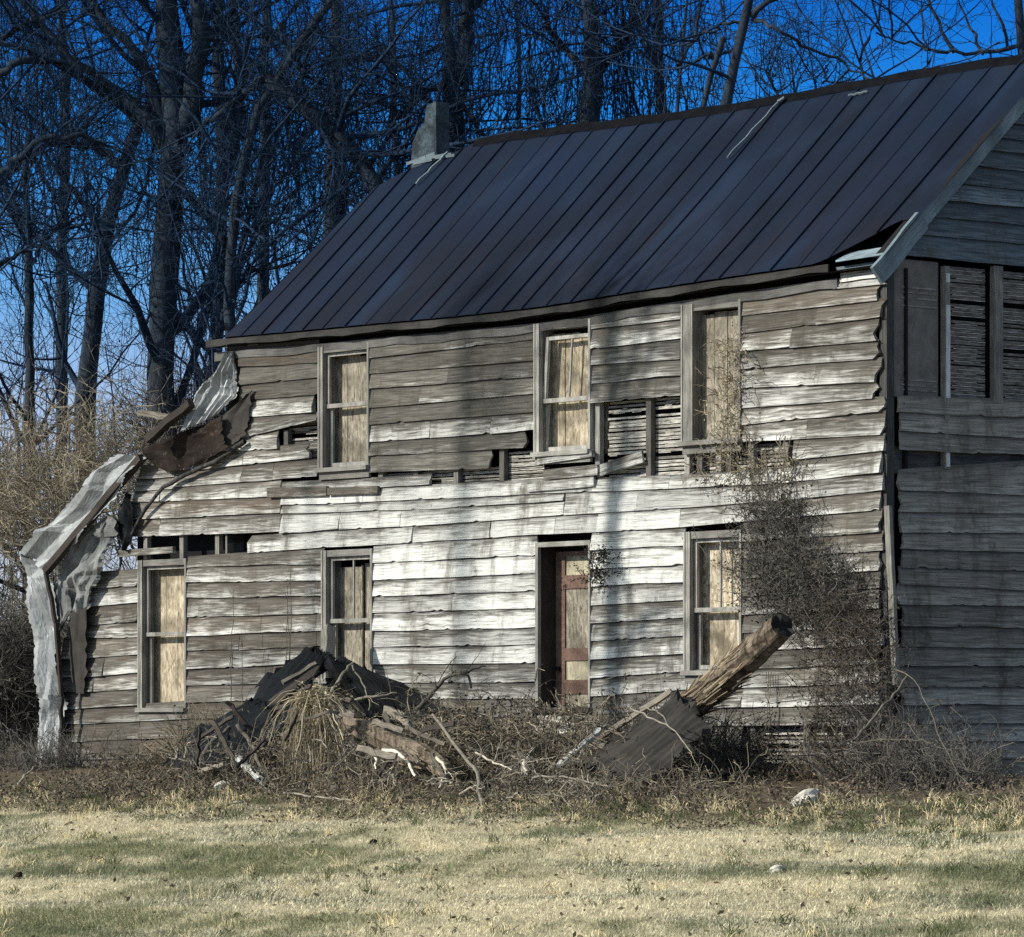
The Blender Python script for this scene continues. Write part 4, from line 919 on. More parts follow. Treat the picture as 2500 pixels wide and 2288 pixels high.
log('log', [P(845, 1765, -2.8), P(905, 1785, -2.9), P(965, 1815, -3.1), P(1040, 1848, -3.5), P(1090, 1880, -3.8)], [.07, .13, .14, .13, .08], 'shaggy pale rotted log lying right of the straw mound', 'logbark', rough=.14, seed=4)

# ------------------------------------------------------------------ loose sticks and fallen branches, each its own thing
def stick(pts, r0, r1, label, n=14, jit=0.009, twigs=0, c=0.8, group='fallen branches in the debris', name='fallen_branch', bend=None):
    c = c * .72; r0 *= .72; r1 *= .72
    t = TB(); p, r = strand(pts, r0, r1, n, jit); t.add(p, r, 5, c if np.ndim(c) else (c * 0.36, c * 0.33, c * 0.27))
    if twigs:
        a, b = grow(p, r, twigs, (0.15, 0.55), 6, 0.8, 0.1, 0.22, 0.3, 1.0, 0.45, 0.4, 0.004); t.add(a, b, 4, (c * .36, c * .33, c * .27) if not np.ndim(c) else c)
        a, b = grow(a, b, 2, (0.06, 0.2), 4, 1.0, 0.1, 0.3, 0.3, 1.0, 0.7, 0.5, 0.003); t.add(a, b, 3, (c * .36, c * .33, c * .27) if not np.ndim(c) else c)
    return tag(t.build(name, M['tint']), label, 'branch', group)
SG = 'fallen branches in the debris'
stick([P(1012, 1738, -1.9), P(1060, 1690, -1.8), P(1105, 1640, -1.7), P(1145, 1645, -1.7), P(1150, 1680, -1.75)], .045, .02, 'thick bent branch arching up right of the black sheet', twigs=5, c=.35)
stick([P(1105, 1640, -1.7), P(1145, 1640, -1.7), P(1185, 1628, -1.6)], .025, .012, 'forked branch tip reaching right above the bent branch', twigs=3, c=.35)
stick([P(1056, 1745, -3.2), P(1100, 1800, -3.6), P(1140, 1860, -4.2), P(1165, 1900, -4.8), P(1178, 1960, -5.4), P(1180, 2000, -5.8)], .03, .035, 'long leaning branch whose foot stands at the edge of the lawn', c=.75, jit=.015, twigs=4)
stick([P(800, 1705, -2.4), P(830, 1650, -2.2), P(862, 1618, -1.9)], .035, .02, 'pale branch leaning on the black sheet above the straw mound', c=1.0)
stick([P(860, 1620, -1.8), P(885, 1670, -2.1), P(905, 1715, -2.5), P(900, 1735, -2.6)], .015, .01, 'thin vine hanging over the right hand black sheet', c=.8)
stick([P(868, 1710, -2.5), P(920, 1700, -2.4), P(968, 1692, -2.2)], .03, .015, 'pale branch lying flat across the black sheet', c=.9, twigs=3)
stick([P(488, 1872, -3.0), P(508, 1820, -2.8), P(560, 1775, -2.2)], .05, .03, 'curved grey branch at the left of the heap', c=.6)
stick([P(580, 1772, -2.4), P(620, 1820, -3.0), P(640, 1880, -3.8), P(675, 1930, -4.4)], .04, .03, 'grey branch falling to the right on the left heap', c=.5)
stick([P(905, 1832, -3.9), P(918, 1848, -4.0), P(918, 1878, -4.1)], .045, .012, 'white bleached branch stub right of the straw mound', c=3.0, n=8)
stick([P(934, 1832, -3.8), P(962, 1830, -3.8), P(995, 1858, -4.0), P(1015, 1895, -4.2)], .035, .022, 'white bleached branch arching over a dark hollow', c=3.0, twigs=2)
stick([P(1066, 1850, -4.2), P(1092, 1880, -4.3), P(1072, 1925, -4.5)], .03, .02, 'pale forked branch in the centre of the brush', c=2.4, twigs=6)
stick([P(1162, 1838, -3.6), P(1200, 1860, -3.7), P(1250, 1880, -3.9)], .022, .012, 'pale thin branch running right in the centre brush', c=2.0, twigs=4)
stick([P(1285, 1890, -3.9), P(1278, 1862, -3.7), P(1290, 1845, -3.6)], .03, .02, 'short pale twig standing left of the pale board', c=2.2, twigs=4)
stick([P(1300, 1900, -4.6), P(1380, 1895, -4.5), P(1440, 1910, -4.5), P(1495, 1925, -4.6)], .02, .01, 'long low branch curving below the pale board', c=.9, twigs=5)
stick([P(1540, 1730, -3.0), P(1600, 1760, -3.1), P(1640, 1775, -3.2), P(1690, 1840, -3.5)], .015, .01, 'thin pale vine bending down over the corrugated sheet', c=1.1, group='vines')
stick([P(1575, 1725, -3.0), P(1615, 1745, -3.0), P(1632, 1775, -3.1)], .012, .009, 'thin pale vine looping above the corrugated sheet', c=1.1)
stick([P(2085, 1808, -2.2), P(2140, 1745, -1.7), P(2180, 1700, -1.4), P(2216, 1650, -1.0)], .024, .018, 'pale stick leaning against the house corner', c=.6, jit=.008)
stick([P(2184, 1634, -1.0), P(2230, 1655, -1.2), P(2250, 1695, -1.6), P(2290, 1790, -2.2), P(2330, 1880, -2.8), P(2380, 1932, -3.2)], .010, .006, 'long arching stem in front of the shaded gable', c=.5, twigs=6)
stick([P(2100, 1812, -2.6), P(2180, 1803, -2.6), P(2280, 1814, -2.6)], .010, .007, 'thin horizontal stem across the gable foot', c=.5)
stick([P(0, 1945, -4.0), P(30, 1930, -3.9), P(82, 1872, -3.4)], .03, .018, 'pale stick at the foot of the hanging tin', c=1.3)
stick([P(640, 1905, -4.0), P(655, 1945, -4.6), P(720, 1960, -4.8), P(800, 1965, -5.0)], .02, .012, 'low branch on the ground left of the straw mound', c=.8, twigs=4)
stick([P(690, 1935, -4.6), P(760, 1945, -4.8), P(860, 1955, -5.0)], .022, .014, 'pale stick along the ground below the straw mound', c=1.1)
stick([P(415, 1850, -3), P(470, 1860, -3.2), P(520, 1868, -3.3)], .016, .010, 'thin grey stick at the far left of the heap', c=.8, twigs=4)
stick([P(1130, 1730, -2.0), P(1030, 1745, -2.2), P(985, 1752, -2.4)], .03, .02, 'grey branch lying behind the bent branch', c=.6, twigs=4)
for k in range(84):                                   # the tangle of lesser sticks in the heap
    px = rng.uniform(420, 1480); py = np.interp(px, [420, 700, 900, 1100, 1480], [1830, 1790, 1830, 1850, 1890]) + rng.uniform(-25, 90)
    yo = -2.2 - (py - 1760) * 0.016; dx = rng.uniform(-70, 70); dy = rng.uniform(-45, 35)
    stick([P(px, py, yo), P(px + dx * .5, py + dy * .7 - 8, yo + .1), P(px + dx, py + dy, yo + rng.uniform(-.3, .3))], rng.uniform(.010, .022), .007,
          'one of the small dry branches tangled in the debris heap', twigs=int(rng.integers(2, 6)), c=rng.uniform(.5, 1.3), group='small dry branches tangled in the debris heap', n=10)

# ------------------------------------------------------------------ pale stones and scraps
def rock(px, py, w, h, label, cat='stone', mat='stone', name='stone', sd=0):
    r = np.random.default_rng(sd); g = GP(px, py); s = np.linalg.norm(g[:2] - CAM) / FPX
    bm_ = bpy.data.meshes.new(name); import bmesh
    b = bmesh.new(); bmesh.ops.create_icosphere(b, subdivisions=3, radius=1.0)
    ax = np.array([Rv[0], Rv[1], 0.25]); 
    for v in b.verts:
        c = np.array(v.co); k = 1 + .18 * math.sin(c[0] * 3 + sd) + .14 * math.sin(c[1] * 5 + c[2] * 4 + sd); c = np.round(c * k * 3.2) / 3.2 * .5 + c * k * .5
        p = np.array([Rv[0], Rv[1], 0.0]) * c[0] * w * s / 2 + np.array([Dv[0], Dv[1], 0]) * c[1] * w * s * .3 + np.array([0, 0, 1.0]) * (c[2] * h * s / 2 + c[0] * h * s * 0.35)
        v.co = p
    b.to_mesh(bm_); b.free(); bm_.materials.append(M[mat]); o = bpy.data.objects.new(name, bm_); o.location = tuple(g + (0, 0, h * s * .35)); link(o)
    return tag(o, label, cat)
rock(1962, 1966, 84, 40, 'long pale stone lying in front of the vine covered corner', sd=1)
rock(1895, 2131, 48, 20, 'flat pale stone lying out in the dry grass', sd=2)
rock(545, 1930, 50, 26, 'white chip lying at the left foot of the debris heap', sd=3)
rock(695, 1862, 24, 10, 'small white chip beside the straw mound', sd=4)
rock(575, 1962, 30, 6, 'thin white chip at the edge of the lawn', sd=5)
rock(886, 1816, 14, 5, 'tiny white chip above the bleached branch stub', sd=6)
rock(42, 2147, 26, 18, 'dark brown clump lying in the grass at the far left', 'clump', 'rot', 'dark_clump', sd=7)
rock(910, 2062, 24, 14, 'dark leaf clump lying in the dry lawn', 'clump', 'rot', 'dark_clump', sd=8)

# ================================================================== plants in front of the house
def tangle(name, spots, n, size, label, cat, ca, cb, leaf=None, nleaf=0, lsize=0.03, up=0.5, gnarl=0.35, r=0.006, kids=3, group=None, kind=None, droop=0.0, npts=7, parent=None):
    """stems growing from spots [(x,y,z)], with side twigs and leaves"""
    sp_ = np.asarray(spots); t = TB(); i = rng.integers(0, len(sp_), n); st = sp_[i] + rng.normal(size=(n, 3)) * np.array([.12, .12, .03])
    d = rng.normal(size=(n, 3)) * 0.6; d[:, 2] = np.abs(d[:, 2]) + up; d /= np.linalg.norm(d, axis=1, keepdims=True)
    L = rng.uniform(*size, n); pts = [st]; cur = st
    for k in range(npts - 1):
        d = d + rng.normal(size=(n, 3)) * gnarl; d[:, 2] -= droop * (k / npts); d /= np.linalg.norm(d, axis=1, keepdims=True); cur = cur + d * (L / (npts - 1))[:, None]
        cur = cur.copy(); cur[:, 1] = np.where(st[:, 1] < -0.05, np.minimum(cur[:, 1], -0.04), cur[:, 1]); g = ground_z(cur[:, 0], cur[:, 1]); cur[:, 2] = np.maximum(cur[:, 2], g + .01); pts.append(cur)
    p = np.stack(pts, 1); rad = (r * rng.uniform(.6, 1.6, n))[:, None] * np.linspace(1, .5, npts)[None]
    t.add(p, rad, 4, cols(n, ca, cb)); last = p
    if kids:
        a, b = grow(p, rad, kids, (size[0] * .2, size[1] * .35), 5, 0.9, 0.05, 0.35, .2, 1, .7, .5, r * .5); a[..., 1] = np.minimum(a[..., 1], -0.03) if sp_[:, 1].max() < 0 else a[..., 1]
        t.add(a, b, 3, cols(len(a), ca, cb)); last = a
    if nleaf:
        q = np.concatenate([p.reshape(-1, 3), last.reshape(-1, 3)]); q = q[rng.integers(0, len(q), nleaf)] + rng.normal(size=(nleaf, 3)) * .05
        q[:, 1] = np.where(q[:, 1] > -0.02, -0.05, q[:, 1]) if sp_[:, 1].max() < 0 else q[:, 1]
        t.leaves(q, lsize, cols(nleaf, *(leaf or (ca, cb))))
    o = t.build(name, M['tint'], parent, smooth=False)
    return tag(o, label, cat, group, kind) if label else o
def spots(poly, n, yo=(-.1, -.4)):
    """random points seen inside a pixel polygon, standing between two planes in front of the wall"""
    poly = np.array(poly, float); out_ = []; x0_, y0_ = poly.min(0); x1_, y1_ = poly.max(0)
    while len(out_) < n:
        x, y = rng.uniform(x0_, x1_), rng.uniform(y0_, y1_); ins = False; j_ = len(poly) - 1
        for i_ in range(len(poly)):
            if (poly[i_, 1] > y) != (poly[j_, 1] > y) and x < (poly[j_, 0] - poly[i_, 0]) * (y - poly[i_, 1]) / (poly[j_, 1] - poly[i_, 1]) + poly[i_, 0]: ins = not ins
            j_ = i_
        if ins: out_.append(P(x, y, rng.uniform(min(yo), max(yo))))
    return np.array(out_)
# evergreen vine on the right part of the front: two masses plus hanging strands
iv = empty('climbing_vine', P(1950, 1850, -.3), 'dense dark vine mass climbing the front wall by the house corner', 'vine')
tangle('foliage', spots([(1815, 1225), (1935, 1232), (1945, 1300), (2010, 1370), (2075, 1420), (2070, 1500), (1960, 1530), (1850, 1500), (1800, 1400), (1825, 1300)], 260, (-.08, -.45)), 950, (.15, .6), None, None, GREYB * .5, GREYB * 1.6, (DARKG * 1.0, GREYB * 1.0), 3600, .019, up=.1, kids=3, r=.004, parent=iv)
tangle('foliage', spots([(1960, 1500), (2090, 1440), (2130, 1560), (2175, 1650), (2200, 1800), (2060, 1860), (1990, 1760), (1960, 1640)], 200, (-.1, -.5)), 720, (.2, .65), None, None, BRN * .8, GREYB * 1.3, (DARKG * 1.0, BRN * 1.1), 1500, .018, up=.1, kids=3, r=.004, parent=iv)
t = TB()
for (a0, b0, a1, b1) in ((1830, 1060, 1850, 1240), (1905, 1060, 1890, 1230), (1925, 1065, 1920, 1240), (1770, 990, 1790, 1150), (1865, 1100, 1875, 1240), (1945, 1300, 1975, 1420), (2000, 1380, 2010, 1470), (2015, 1480, 2060, 1570), (1990, 1700, 1960, 1850), (1880, 1640, 1860, 1850), (1750, 1640, 1738, 1820)):
    for q in range(3):
        p, r = strand([P(a0 + rng.uniform(-12, 12), b0, -.10), P((a0 + a1) / 2 + rng.uniform(-14, 14), (b0 + b1) / 2, -.16), P(a1 + rng.uniform(-14, 14), b1, -.18)], .006, .004, 12, .012); t.add(p, r, 4, cols(1, TAN * .8, GREYB * 1.4)[0])
t.build('stem', M['tint'], iv)
# dead vine over the third upper window
tangle('dead_vine', spots([(1775, 830), (1808, 820), (1812, 1090), (1760, 1090), (1750, 950)], 90, (-.06, -.10)), 170, (.12, .4), 'dry tan vine clinging to the right upper window', 'vine', TAN * .7, TAN * 1.5, (TAN * .8, TAN * 1.5), 300, .016, up=-.5, kids=2, r=.005)
tangle('dead_vine', spots([(1690, 1080), (1945, 1100), (1940, 1180), (1700, 1165)], 60, (-.05, -.10)), 160, (.15, .5), 'dry strands dangling below the right upper window', 'vine', TAN * .7, TAN * 1.3, (TAN, GREYB), 300, .02, up=-.7, kids=1, r=.005)
tangle('dried_vine_clump', spots([(1447, 1348), (1478, 1348), (1470, 1372), (1450, 1380)], 20, (-.08, -.14)), 60, (.05, .13), 'dark dried vine clump hanging at the top right of the door', 'vine', DARKG * .6, BRN * .5, (DARKG * .7, GREYB * .7), 260, .016, up=-.4, kids=2, r=.005, group='dried clumps hanging by the door')
tangle('dried_vine_clump', spots([(1448, 1390), (1482, 1390), (1476, 1430), (1452, 1442)], 20, (-.08, -.16)), 60, (.05, .13), 'lower dark dried clump hanging right of the door', 'vine', DARKG * .6, BRN * .5, (DARKG * .7, GREYB * .7), 260, .016, up=-.4, kids=2, r=.005, group='dried clumps hanging by the door')
def gspots(x0_, x1_, y0_, y1_, n):
    x = rng.uniform(x0_, x1_, n); y = rng.uniform(y0_, y1_, n); return np.stack([x, y, ground_z(x, y)], 1)
def bush(px0, px1, yo, n, size, label, ca, cb, lf=None, nl=0, depth=.5, up=.8, name='dry_shrub', **kw):
    a, b = P(px0, 1800, yo)[0], P(px1, 1800, yo)[0]
    return tangle(name, gspots(a, b, yo - depth, yo + depth, 40), n, size, label, 'shrub', ca, cb, lf, nl, up=up, group='dry shrubs along the front wall', **kw)
bush(1470, 1690, -.9, 520, (.5, 1.2), 'dense dark dry shrub between the door and the right window', GREYB * .5, GREYB * 1.3, (DARKG, GREYB), 2400, lsize=.018)
bush(1330, 1480, -1.3, 260, (.3, .7), 'low olive shrub at the foot of the door', BRN * .8, GREYB * 1.2, (np.array([.07, .065, .03]), GREYB), 1600, lsize=.018)
bush(1690, 1800, -1.2, 300, (.4, 1.0), 'dark tangled shrub under the right ground floor window', GREYB * .4, GREYB, (DARKG, GREYB * .8), 3000, lsize=.018)
bush(1900, 2080, -1.4, 110, (.3, .8), 'brown bramble growing before the exposed lath', BRN * .7, TAN * .8, (BRN, GREYB), 1500, lsize=.018)
bush(2080, 2300, -1.4, 380, (.4, 1.2), 'grey bramble tangle at the house corner', GREYB * .6, GREYB * 1.5, (GREYB * .6, BRN), 1700, lsize=.018, droop=.25)
bush(1400, 1760, -3.9, 170, (.3, .8), 'thin pale stems before the corrugated sheet', GREYB * .6, TAN * 1.5, (BRN, GREYB), 500, lsize=.018, droop=.4)
bush(2250, 2420, -1.6, 160, (.4, 1.0), 'sparse bramble before the shaded gable wall', GREYB * .8, GREYB * 1.4, None, 0, droop=.3)
bush(1080, 1330, -1.2, 420, (.25, .6), 'low dry growth along the wall left of the door', GREYB * .7, TAN * .9, (BRN, DARKG), 1500, lsize=.022)
bush(455, 540, -1.0, 240, (.5, 1.1), 'tan weeds below the lean-to window', TAN * .6, TAN * 1.2, (BRN, TAN), 500, lsize=.02, up=1.5)
bush(250, 430, -.8, 110, (.2, .6), 'short weeds along the lean-to wall', TAN * .5, GREYB, (BRN, TAN * .8), 500, lsize=.02, up=1.2)
bush(40, 170, -1.0, 220, (.3, .8), 'grey weeds round the foot of the hanging tin', GREYB * .7, GREYB * 1.5, None, 0, up=.9)
# saplings against the lean-to wall
for px, pt in ((560, 1440), (700, 1380), (585, 1560), (712, 1490), (690, 1430)):
    t = TB(); g = P(px, 1850, -.6); top = P(px + rng.uniform(-12, 12), pt, -.35)
    p, r = strand([g, (g + top) / 2 + (rng.uniform(-.05, .05), 0, 0), top], .011, .004, 12, .01); t.add(p, r, 4, GREYB * 1.0)
    a, b = grow(p, r, 9, (.12, .4), 5, .5, .5, .2, .25, 1, .6, .4, .003); t.add(a, b, 3, GREYB * .9)
    tag(t.build('bare_sapling', M['tint']), 'thin bare sapling before the lean-to clapboards', 'sapling', 'saplings before the lean-to clapboards')
# straw mound: arching dry vine stems falling from one crown
t = TB(); cr0 = P(768, 1708, -2.9); n = 210
ang = rng.uniform(0, 2 * pi, n); Rr = rng.uniform(.05, .55, n) * np.where(rng.random(n) < .25, 1.9, 1); H = rng.uniform(.3, 1.75, n); Rr *= 1.0
k = np.linspace(0, 1, 9)[None]
px_ = cr0[0] + rng.normal(0, .10, n)[:, None] + (np.cos(ang) * Rr)[:, None] * k ** 0.8; py_ = cr0[1] + rng.normal(0, .07, n)[:, None] + (np.sin(ang) * Rr)[:, None] * k ** 0.8
pz_ = cr0[2] + rng.normal(0, .05, n)[:, None] + rng.uniform(.0, .2, n)[:, None] * np.sin(k * 3.1) - H[:, None] * k ** 1.6
p = np.stack([px_, py_, pz_], -1) + np.cumsum(rng.normal(size=(n, 9, 3)) * .022, 1); g = ground_z(p[..., 0], p[..., 1]); p[..., 2] = np.maximum(p[..., 2], g + .01)
t.add(p, np.full((n, 9), .005) * rng.uniform(.6, 1.5, (n, 1)), 4, cols(n, TAN * 1.0, TAN * 2.7, .3))
a, b = grow(p, np.full((n, 9), .005), 2, (.1, .35), 5, .6, -.4, .3, .1, .9, .8, .6, .003); t.add(a, b, 3, cols(len(a), TAN * .7, TAN * 1.7))
q = cr0 + rng.normal(size=(500, 3)) * np.array([.14, .12, .09]); t.leaves(q, .02, cols(500, TAN * .5, np.array([.55, .49, .30])))
tag(t.build('straw_mound', M['tint'], smooth=False), 'mound of straw coloured dry vine draped over the debris', 'dry vine')
# brush tangle that fills the heap and the strip of litter before it (uncountable)
S1 = np.concatenate([gspots(P(380, 1800, -3)[0], P(1480, 1800, -3)[0], -4.6, -1.2, 300)])
tangle('brush', S1, 1500, (.2, .7), 'matted grey brown brush filling the debris heap', 'brush', GREYB * .7, TAN * 1.3, (BRN * .8, GREYB * 1.2), 4500, .024, up=.25, gnarl=.45, r=.006, kids=3, kind='stuff', droop=.4)
S3 = spots([(430, 1830), (560, 1790), (640, 1790), (840, 1800), (960, 1790), (1150, 1760), (1300, 1770), (1420, 1850), (1420, 1960), (430, 1960)], 500, (-1.2, -3.2))
tangle('brush', S3, 950, (.2, .7), 'grey stems and dead leaves piled over the fallen porch', 'brush', GREYB * .8, TAN * 1.7, (BRN * .7, GREYB * 1.2), 2600, .022, up=.05, gnarl=.45, r=.0055, kids=3, kind='stuff', droop=.5)
S4 = spots([(980, 1760), (1100, 1730), (1300, 1745), (1480, 1740), (1520, 1850), (1420, 1900), (1000, 1890)], 300, (-.8, -3.0))
tangle('brush', S4, 520, (.25, .85), 'dark tangle of stems between the heap and the log', 'brush', GREYB * .5, TAN * 1.3, (BRN * .6, GREYB), 3200, .024, up=.1, gnarl=.45, r=.006, kids=3, kind='stuff', droop=.5)
S2 = np.concatenate([gspots(P(-150, 1900, -4)[0], P(2650, 1900, -3)[0], -6.8, -.6, 900)])
tangle('leaf_litter', S2, 3400, (.08, .30), 'brown leaf litter and dead stems along the front of the house', 'litter', GREYB * .9, TAN * 1.5, (BRN * 1.0, TAN * .9), 21000, .020, up=.1, gnarl=.5, r=.004, kids=1, kind='stuff', droop=.5)

# ------------------------------------------------------------------ grass
def grass():
    n = 380000; s = rng.uniform(31, 58, n); u = rng.uniform(-.13, .13, n)
    x = CAM[0] + Dv[0] * s + Rv[0] * u * s; y = CAM[1] + Dv[1] * s + Rv[1] * u * s
    pn = np.sin(x * .55 + 1.3 * np.sin(y * .5)) + np.sin(y * 1.15 + .8 * np.sin(x * .33 + 1)) + .6 * np.sin(x * 1.9 + y * 1.4) + .5 * np.sin(y * 3.1 - x * .7)
    edge = y + .6 * np.sin(x * 1.1) + .5 * np.sin(x * 2.7) + .3 * np.sin(x * 7.1) + rng.normal(0, .6, n)
    keep = edge < -5.15; x, y, pn, s = x[keep], y[keep], pn[keep], s[keep]; n = len(x)
    z = ground_z(x, y); pn = pn + .55 * np.sin(x * 3.7 + 2 * np.sin(y * 2.3)) * np.sin(y * 4.9 + x) + .4 * np.sin(x * 9 + y * 7); green = 1 / (1 + np.exp(-(pn - .6 + rng.normal(0, .4, n)) * 2.8))
    h = rng.uniform(.015, .05, n) * (1 + .5 * green) * np.where(rng.random(n) < .03, 2.0, 1); an = rng.uniform(0, 2 * pi, n); lean = rng.uniform(.5, 1.7, n)
    dx, dy = np.cos(an), np.sin(an); w = rng.uniform(.0022, .005, n)
    b = np.stack([x, y, z - .005], 1); sd_ = np.stack([-dy, dx, 0 * dx], 1) * w[:, None]
    mid = b + np.stack([dx * h * lean * .4, dy * h * lean * .4, h * .65], 1); tip = b + np.stack([dx * h * lean * 1.1, dy * h * lean * 1.1, h * (1 - .28 * lean)], 1)
    V = np.stack([b - sd_, b + sd_, mid + sd_ * .8, mid - sd_ * .8, tip], 1).reshape(-1, 3); k = np.arange(n)[:, None] * 5
    tan_ = np.array([.90, .83, .62]); grn = np.array([.24, .27, .15]); brn = np.array([.26, .20, .13])
    c = tan_ * (1 - green[:, None]) + grn * green[:, None]; m_ = rng.random(n) < .16; c[m_] = c[m_] * .4 + brn * .6; m2_ = np.sin(x * 13 + 3 * np.sin(y * 9)) * np.sin(y * 17 + x * 5) > .45; c[m2_] *= .86; c *= rng.uniform(.8, 1.2, (n, 1))
    tag(mesh_np('grass', V, [k + np.array([[0, 1, 2, 3]]), k + np.array([[3, 2, 4]])], M['grass'], col=np.repeat(c, 5, 0)), kind='stuff')
grass()
def tufts():
    m = 640; s = rng.uniform(33, 57, m); u = rng.uniform(-.125, .125, m); s[:380] = 0
    x = CAM[0] + Dv[0] * s + Rv[0] * u * s; y = CAM[1] + Dv[1] * s + Rv[1] * u * s
    y0 = rng.uniform(-6.4, -3.6, 380); s0 = (y0 - CAM[1]) / (Dv[1] + Rv[1] * u[:380]); x[:380] = CAM[0] + (Dv[0] + Rv[0] * u[:380]) * s0; y[:380] = y0
    ok = y < -3.6; x, y = x[ok], y[ok]; m = len(x); nb = 22; g = rng.random(m) < .5
    X = np.repeat(x, nb) + rng.normal(0, .05, m * nb); Y = np.repeat(y, nb) + rng.normal(0, .05, m * nb); Zz = ground_z(X, Y)
    h = rng.uniform(.04, .15, m * nb) * np.repeat(rng.uniform(.5, 1.2, m), nb); an = rng.uniform(0, 2 * pi, m * nb); ln = rng.uniform(.1, .9, m * nb)
    k = np.linspace(0, 1, 5)[None]; p = np.stack([X[:, None] + (np.cos(an) * h * ln)[:, None] * k ** 1.6, Y[:, None] + (np.sin(an) * h * ln)[:, None] * k ** 1.6, Zz[:, None] + h[:, None] * k * (1 - .3 * ln[:, None] * k)], -1)
    t = TB(); c = np.where(np.repeat(g, nb)[:, None], np.array([.15, .18, .085]), np.array([.78, .70, .48])) * rng.uniform(.6, 1.3, (m * nb, 1)); t.add(p, np.full((m * nb, 5), .0028), 3, c)
    n = 1600; s = rng.uniform(33, 54, n); u = rng.uniform(-.125, .125, n); q = np.stack([CAM[0] + (Dv[0] + Rv[0] * u) * s, CAM[1] + (Dv[1] + Rv[1] * u) * s], 1); q = q[q[:, 1] < -4.5]; n = len(q)
    t.leaves(np.c_[q, ground_z(q[:, 0], q[:, 1]) + .03], .026, cols(n, BRN * .8, TAN * 1.5, .4), flat=.6)
    tag(t.build('grass_tufts', M['grass'], smooth=False), kind='stuff')
tufts()

# ================================================================== trees
def tree(label, trunks, depth, group='bare trees behind the house', limbs=5, sub=5, twig=5, fine=3, lim_len=(2.2, 5.5), up=.25, vine=0, vcol=None, tt0=.25, spread=.85, k=8, name='bare_tree', gn=.15, rv=0.0, cat='tree'):
    """trunks: list of (pixel polyline, radius px at start, radius px at end); the first one stands on the ground"""
    depth = depth + (16 if trunks[0][0][0][0] < 900 else 5)
    base = AT(*trunks[0][0][0], depth); gz = float(ground_z(base[0], max(base[1], 3))); root = empty(name, (base[0], base[1], gz), label, cat, group)
    t = TB(); L1p, L1r = [], []
    for q, (pts, r0, r1) in enumerate(trunks):
        ext = pts[-1][1] <= -10; fr_ = 1.0
        if ext:
            pl_ = sum(math.hypot(c_[0] - d_[0], c_[1] - d_[1]) for c_, d_ in zip(pts, pts[1:])); pts = list(pts) + [(pts[-1][0] + (pts[-1][0] - pts[-2][0]) * .8 + rng.uniform(-40, 40), pts[-1][1] - 190), (pts[-1][0] + (pts[-1][0] - pts[-2][0]) * 1.2 + rng.uniform(-60, 60), pts[-1][1] - 360)]; fr_ = pl_ / (pl_ + 370)
        w = [AT(a, b, depth + (0.0 if q == 0 else rng.uniform(-.6, .6) * min(i, 1))) for i, (a, b) in enumerate(pts)]
        if q == 0: w = [np.array([base[0] + (w[0][0] - w[1][0]) * .2, base[1], gz - .2])] + w
        p = resample(w, 20); p[1:-1] += rng.normal(size=(18, 3)) * .03
        s_ = depth / FPX; kk_ = 1.3 if trunks[0][0][0][0] < 900 else 1.1; r = kk_ * np.interp(np.linspace(0, 1, 20), [0, fr_, 1.0001], [r0 * s_, r1 * s_, r1 * s_ * (.25 if ext else 1)]); 
        if q == 0: r[:3] *= (1.35, 1.15, 1.05)
        t.add(p[None], r[None] * (1 + .06 * rng.normal(size=(1, 20))), k, (.5, 0, 0)); L1p.append(p); L1r.append(r)
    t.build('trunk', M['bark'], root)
    c = TB(); P1 = np.stack(L1p); R1 = np.stack(L1r)
    a, ar = grow(P1, R1, int(limbs * 1.25 + .5), lim_len, 9, spread, up, gn, tt0, 1, .5, .25, .02); c.add(a, ar, 5, (.5, 0, 0))
    b, br = grow(np.concatenate([a]), ar, sub, (lim_len[0] * .45, lim_len[1] * .55), 7, .9, up * .8, gn * 1.2, .15, 1, .55, .3, .009); c.add(b, br, 4, (.5, 0, 0))
    d, dr = grow(b, br, twig, (.4, 1.3), 5, .9, up * .6, .25, .1, 1, .6, .4, .006); c.add(d, dr, 3, (.55, 0, 0))
    if fine:
        e, er = grow(d, dr, fine, (.2, .7), 4, .9, up * .4, .25, .1, 1, .7, .5, .0045); c.add(e, er, 3, (.6, 0, 0))
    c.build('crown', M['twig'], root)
    if vine:
        vine = int(vine * (.28 if trunks[0][0][0][0] < 1000 else .55)); v = TB(); src = np.concatenate([P1.reshape(-1, 3), P1.reshape(-1, 3), a.reshape(-1, 3)]); st = src[rng.integers(0, len(src), vine)] + rng.normal(size=(vine, 3)) * np.array([rv, rv, .4])
        L = rng.uniform(.6, 3.0, vine); kk = np.linspace(0, 1, 8)[None]; 
        p = np.repeat(st[:, None], 8, 1); p[..., 2] -= L[:, None] * kk; p[..., :2] += np.cumsum(rng.normal(size=(vine, 8, 2)) * .075, 1); g = ground_z(p[..., 0], 3 + 0 * p[..., 1]); p[..., 2] = np.maximum(p[..., 2], g)
        v.add(p, np.full((vine, 8), .008) * rng.uniform(.5, 1.5, (vine, 1)), 3, (.45, 0, 0))
        q = p.reshape(-1, 3); q = q[rng.integers(0, len(q), vine * 6)] + rng.normal(size=(vine * 6, 3)) * .10; v.leaves(q, .035, np.tile([[.45, 0, 0]], (len(q), 1)))
        v.build('vine', M['twig'], root, smooth=False)
    return root
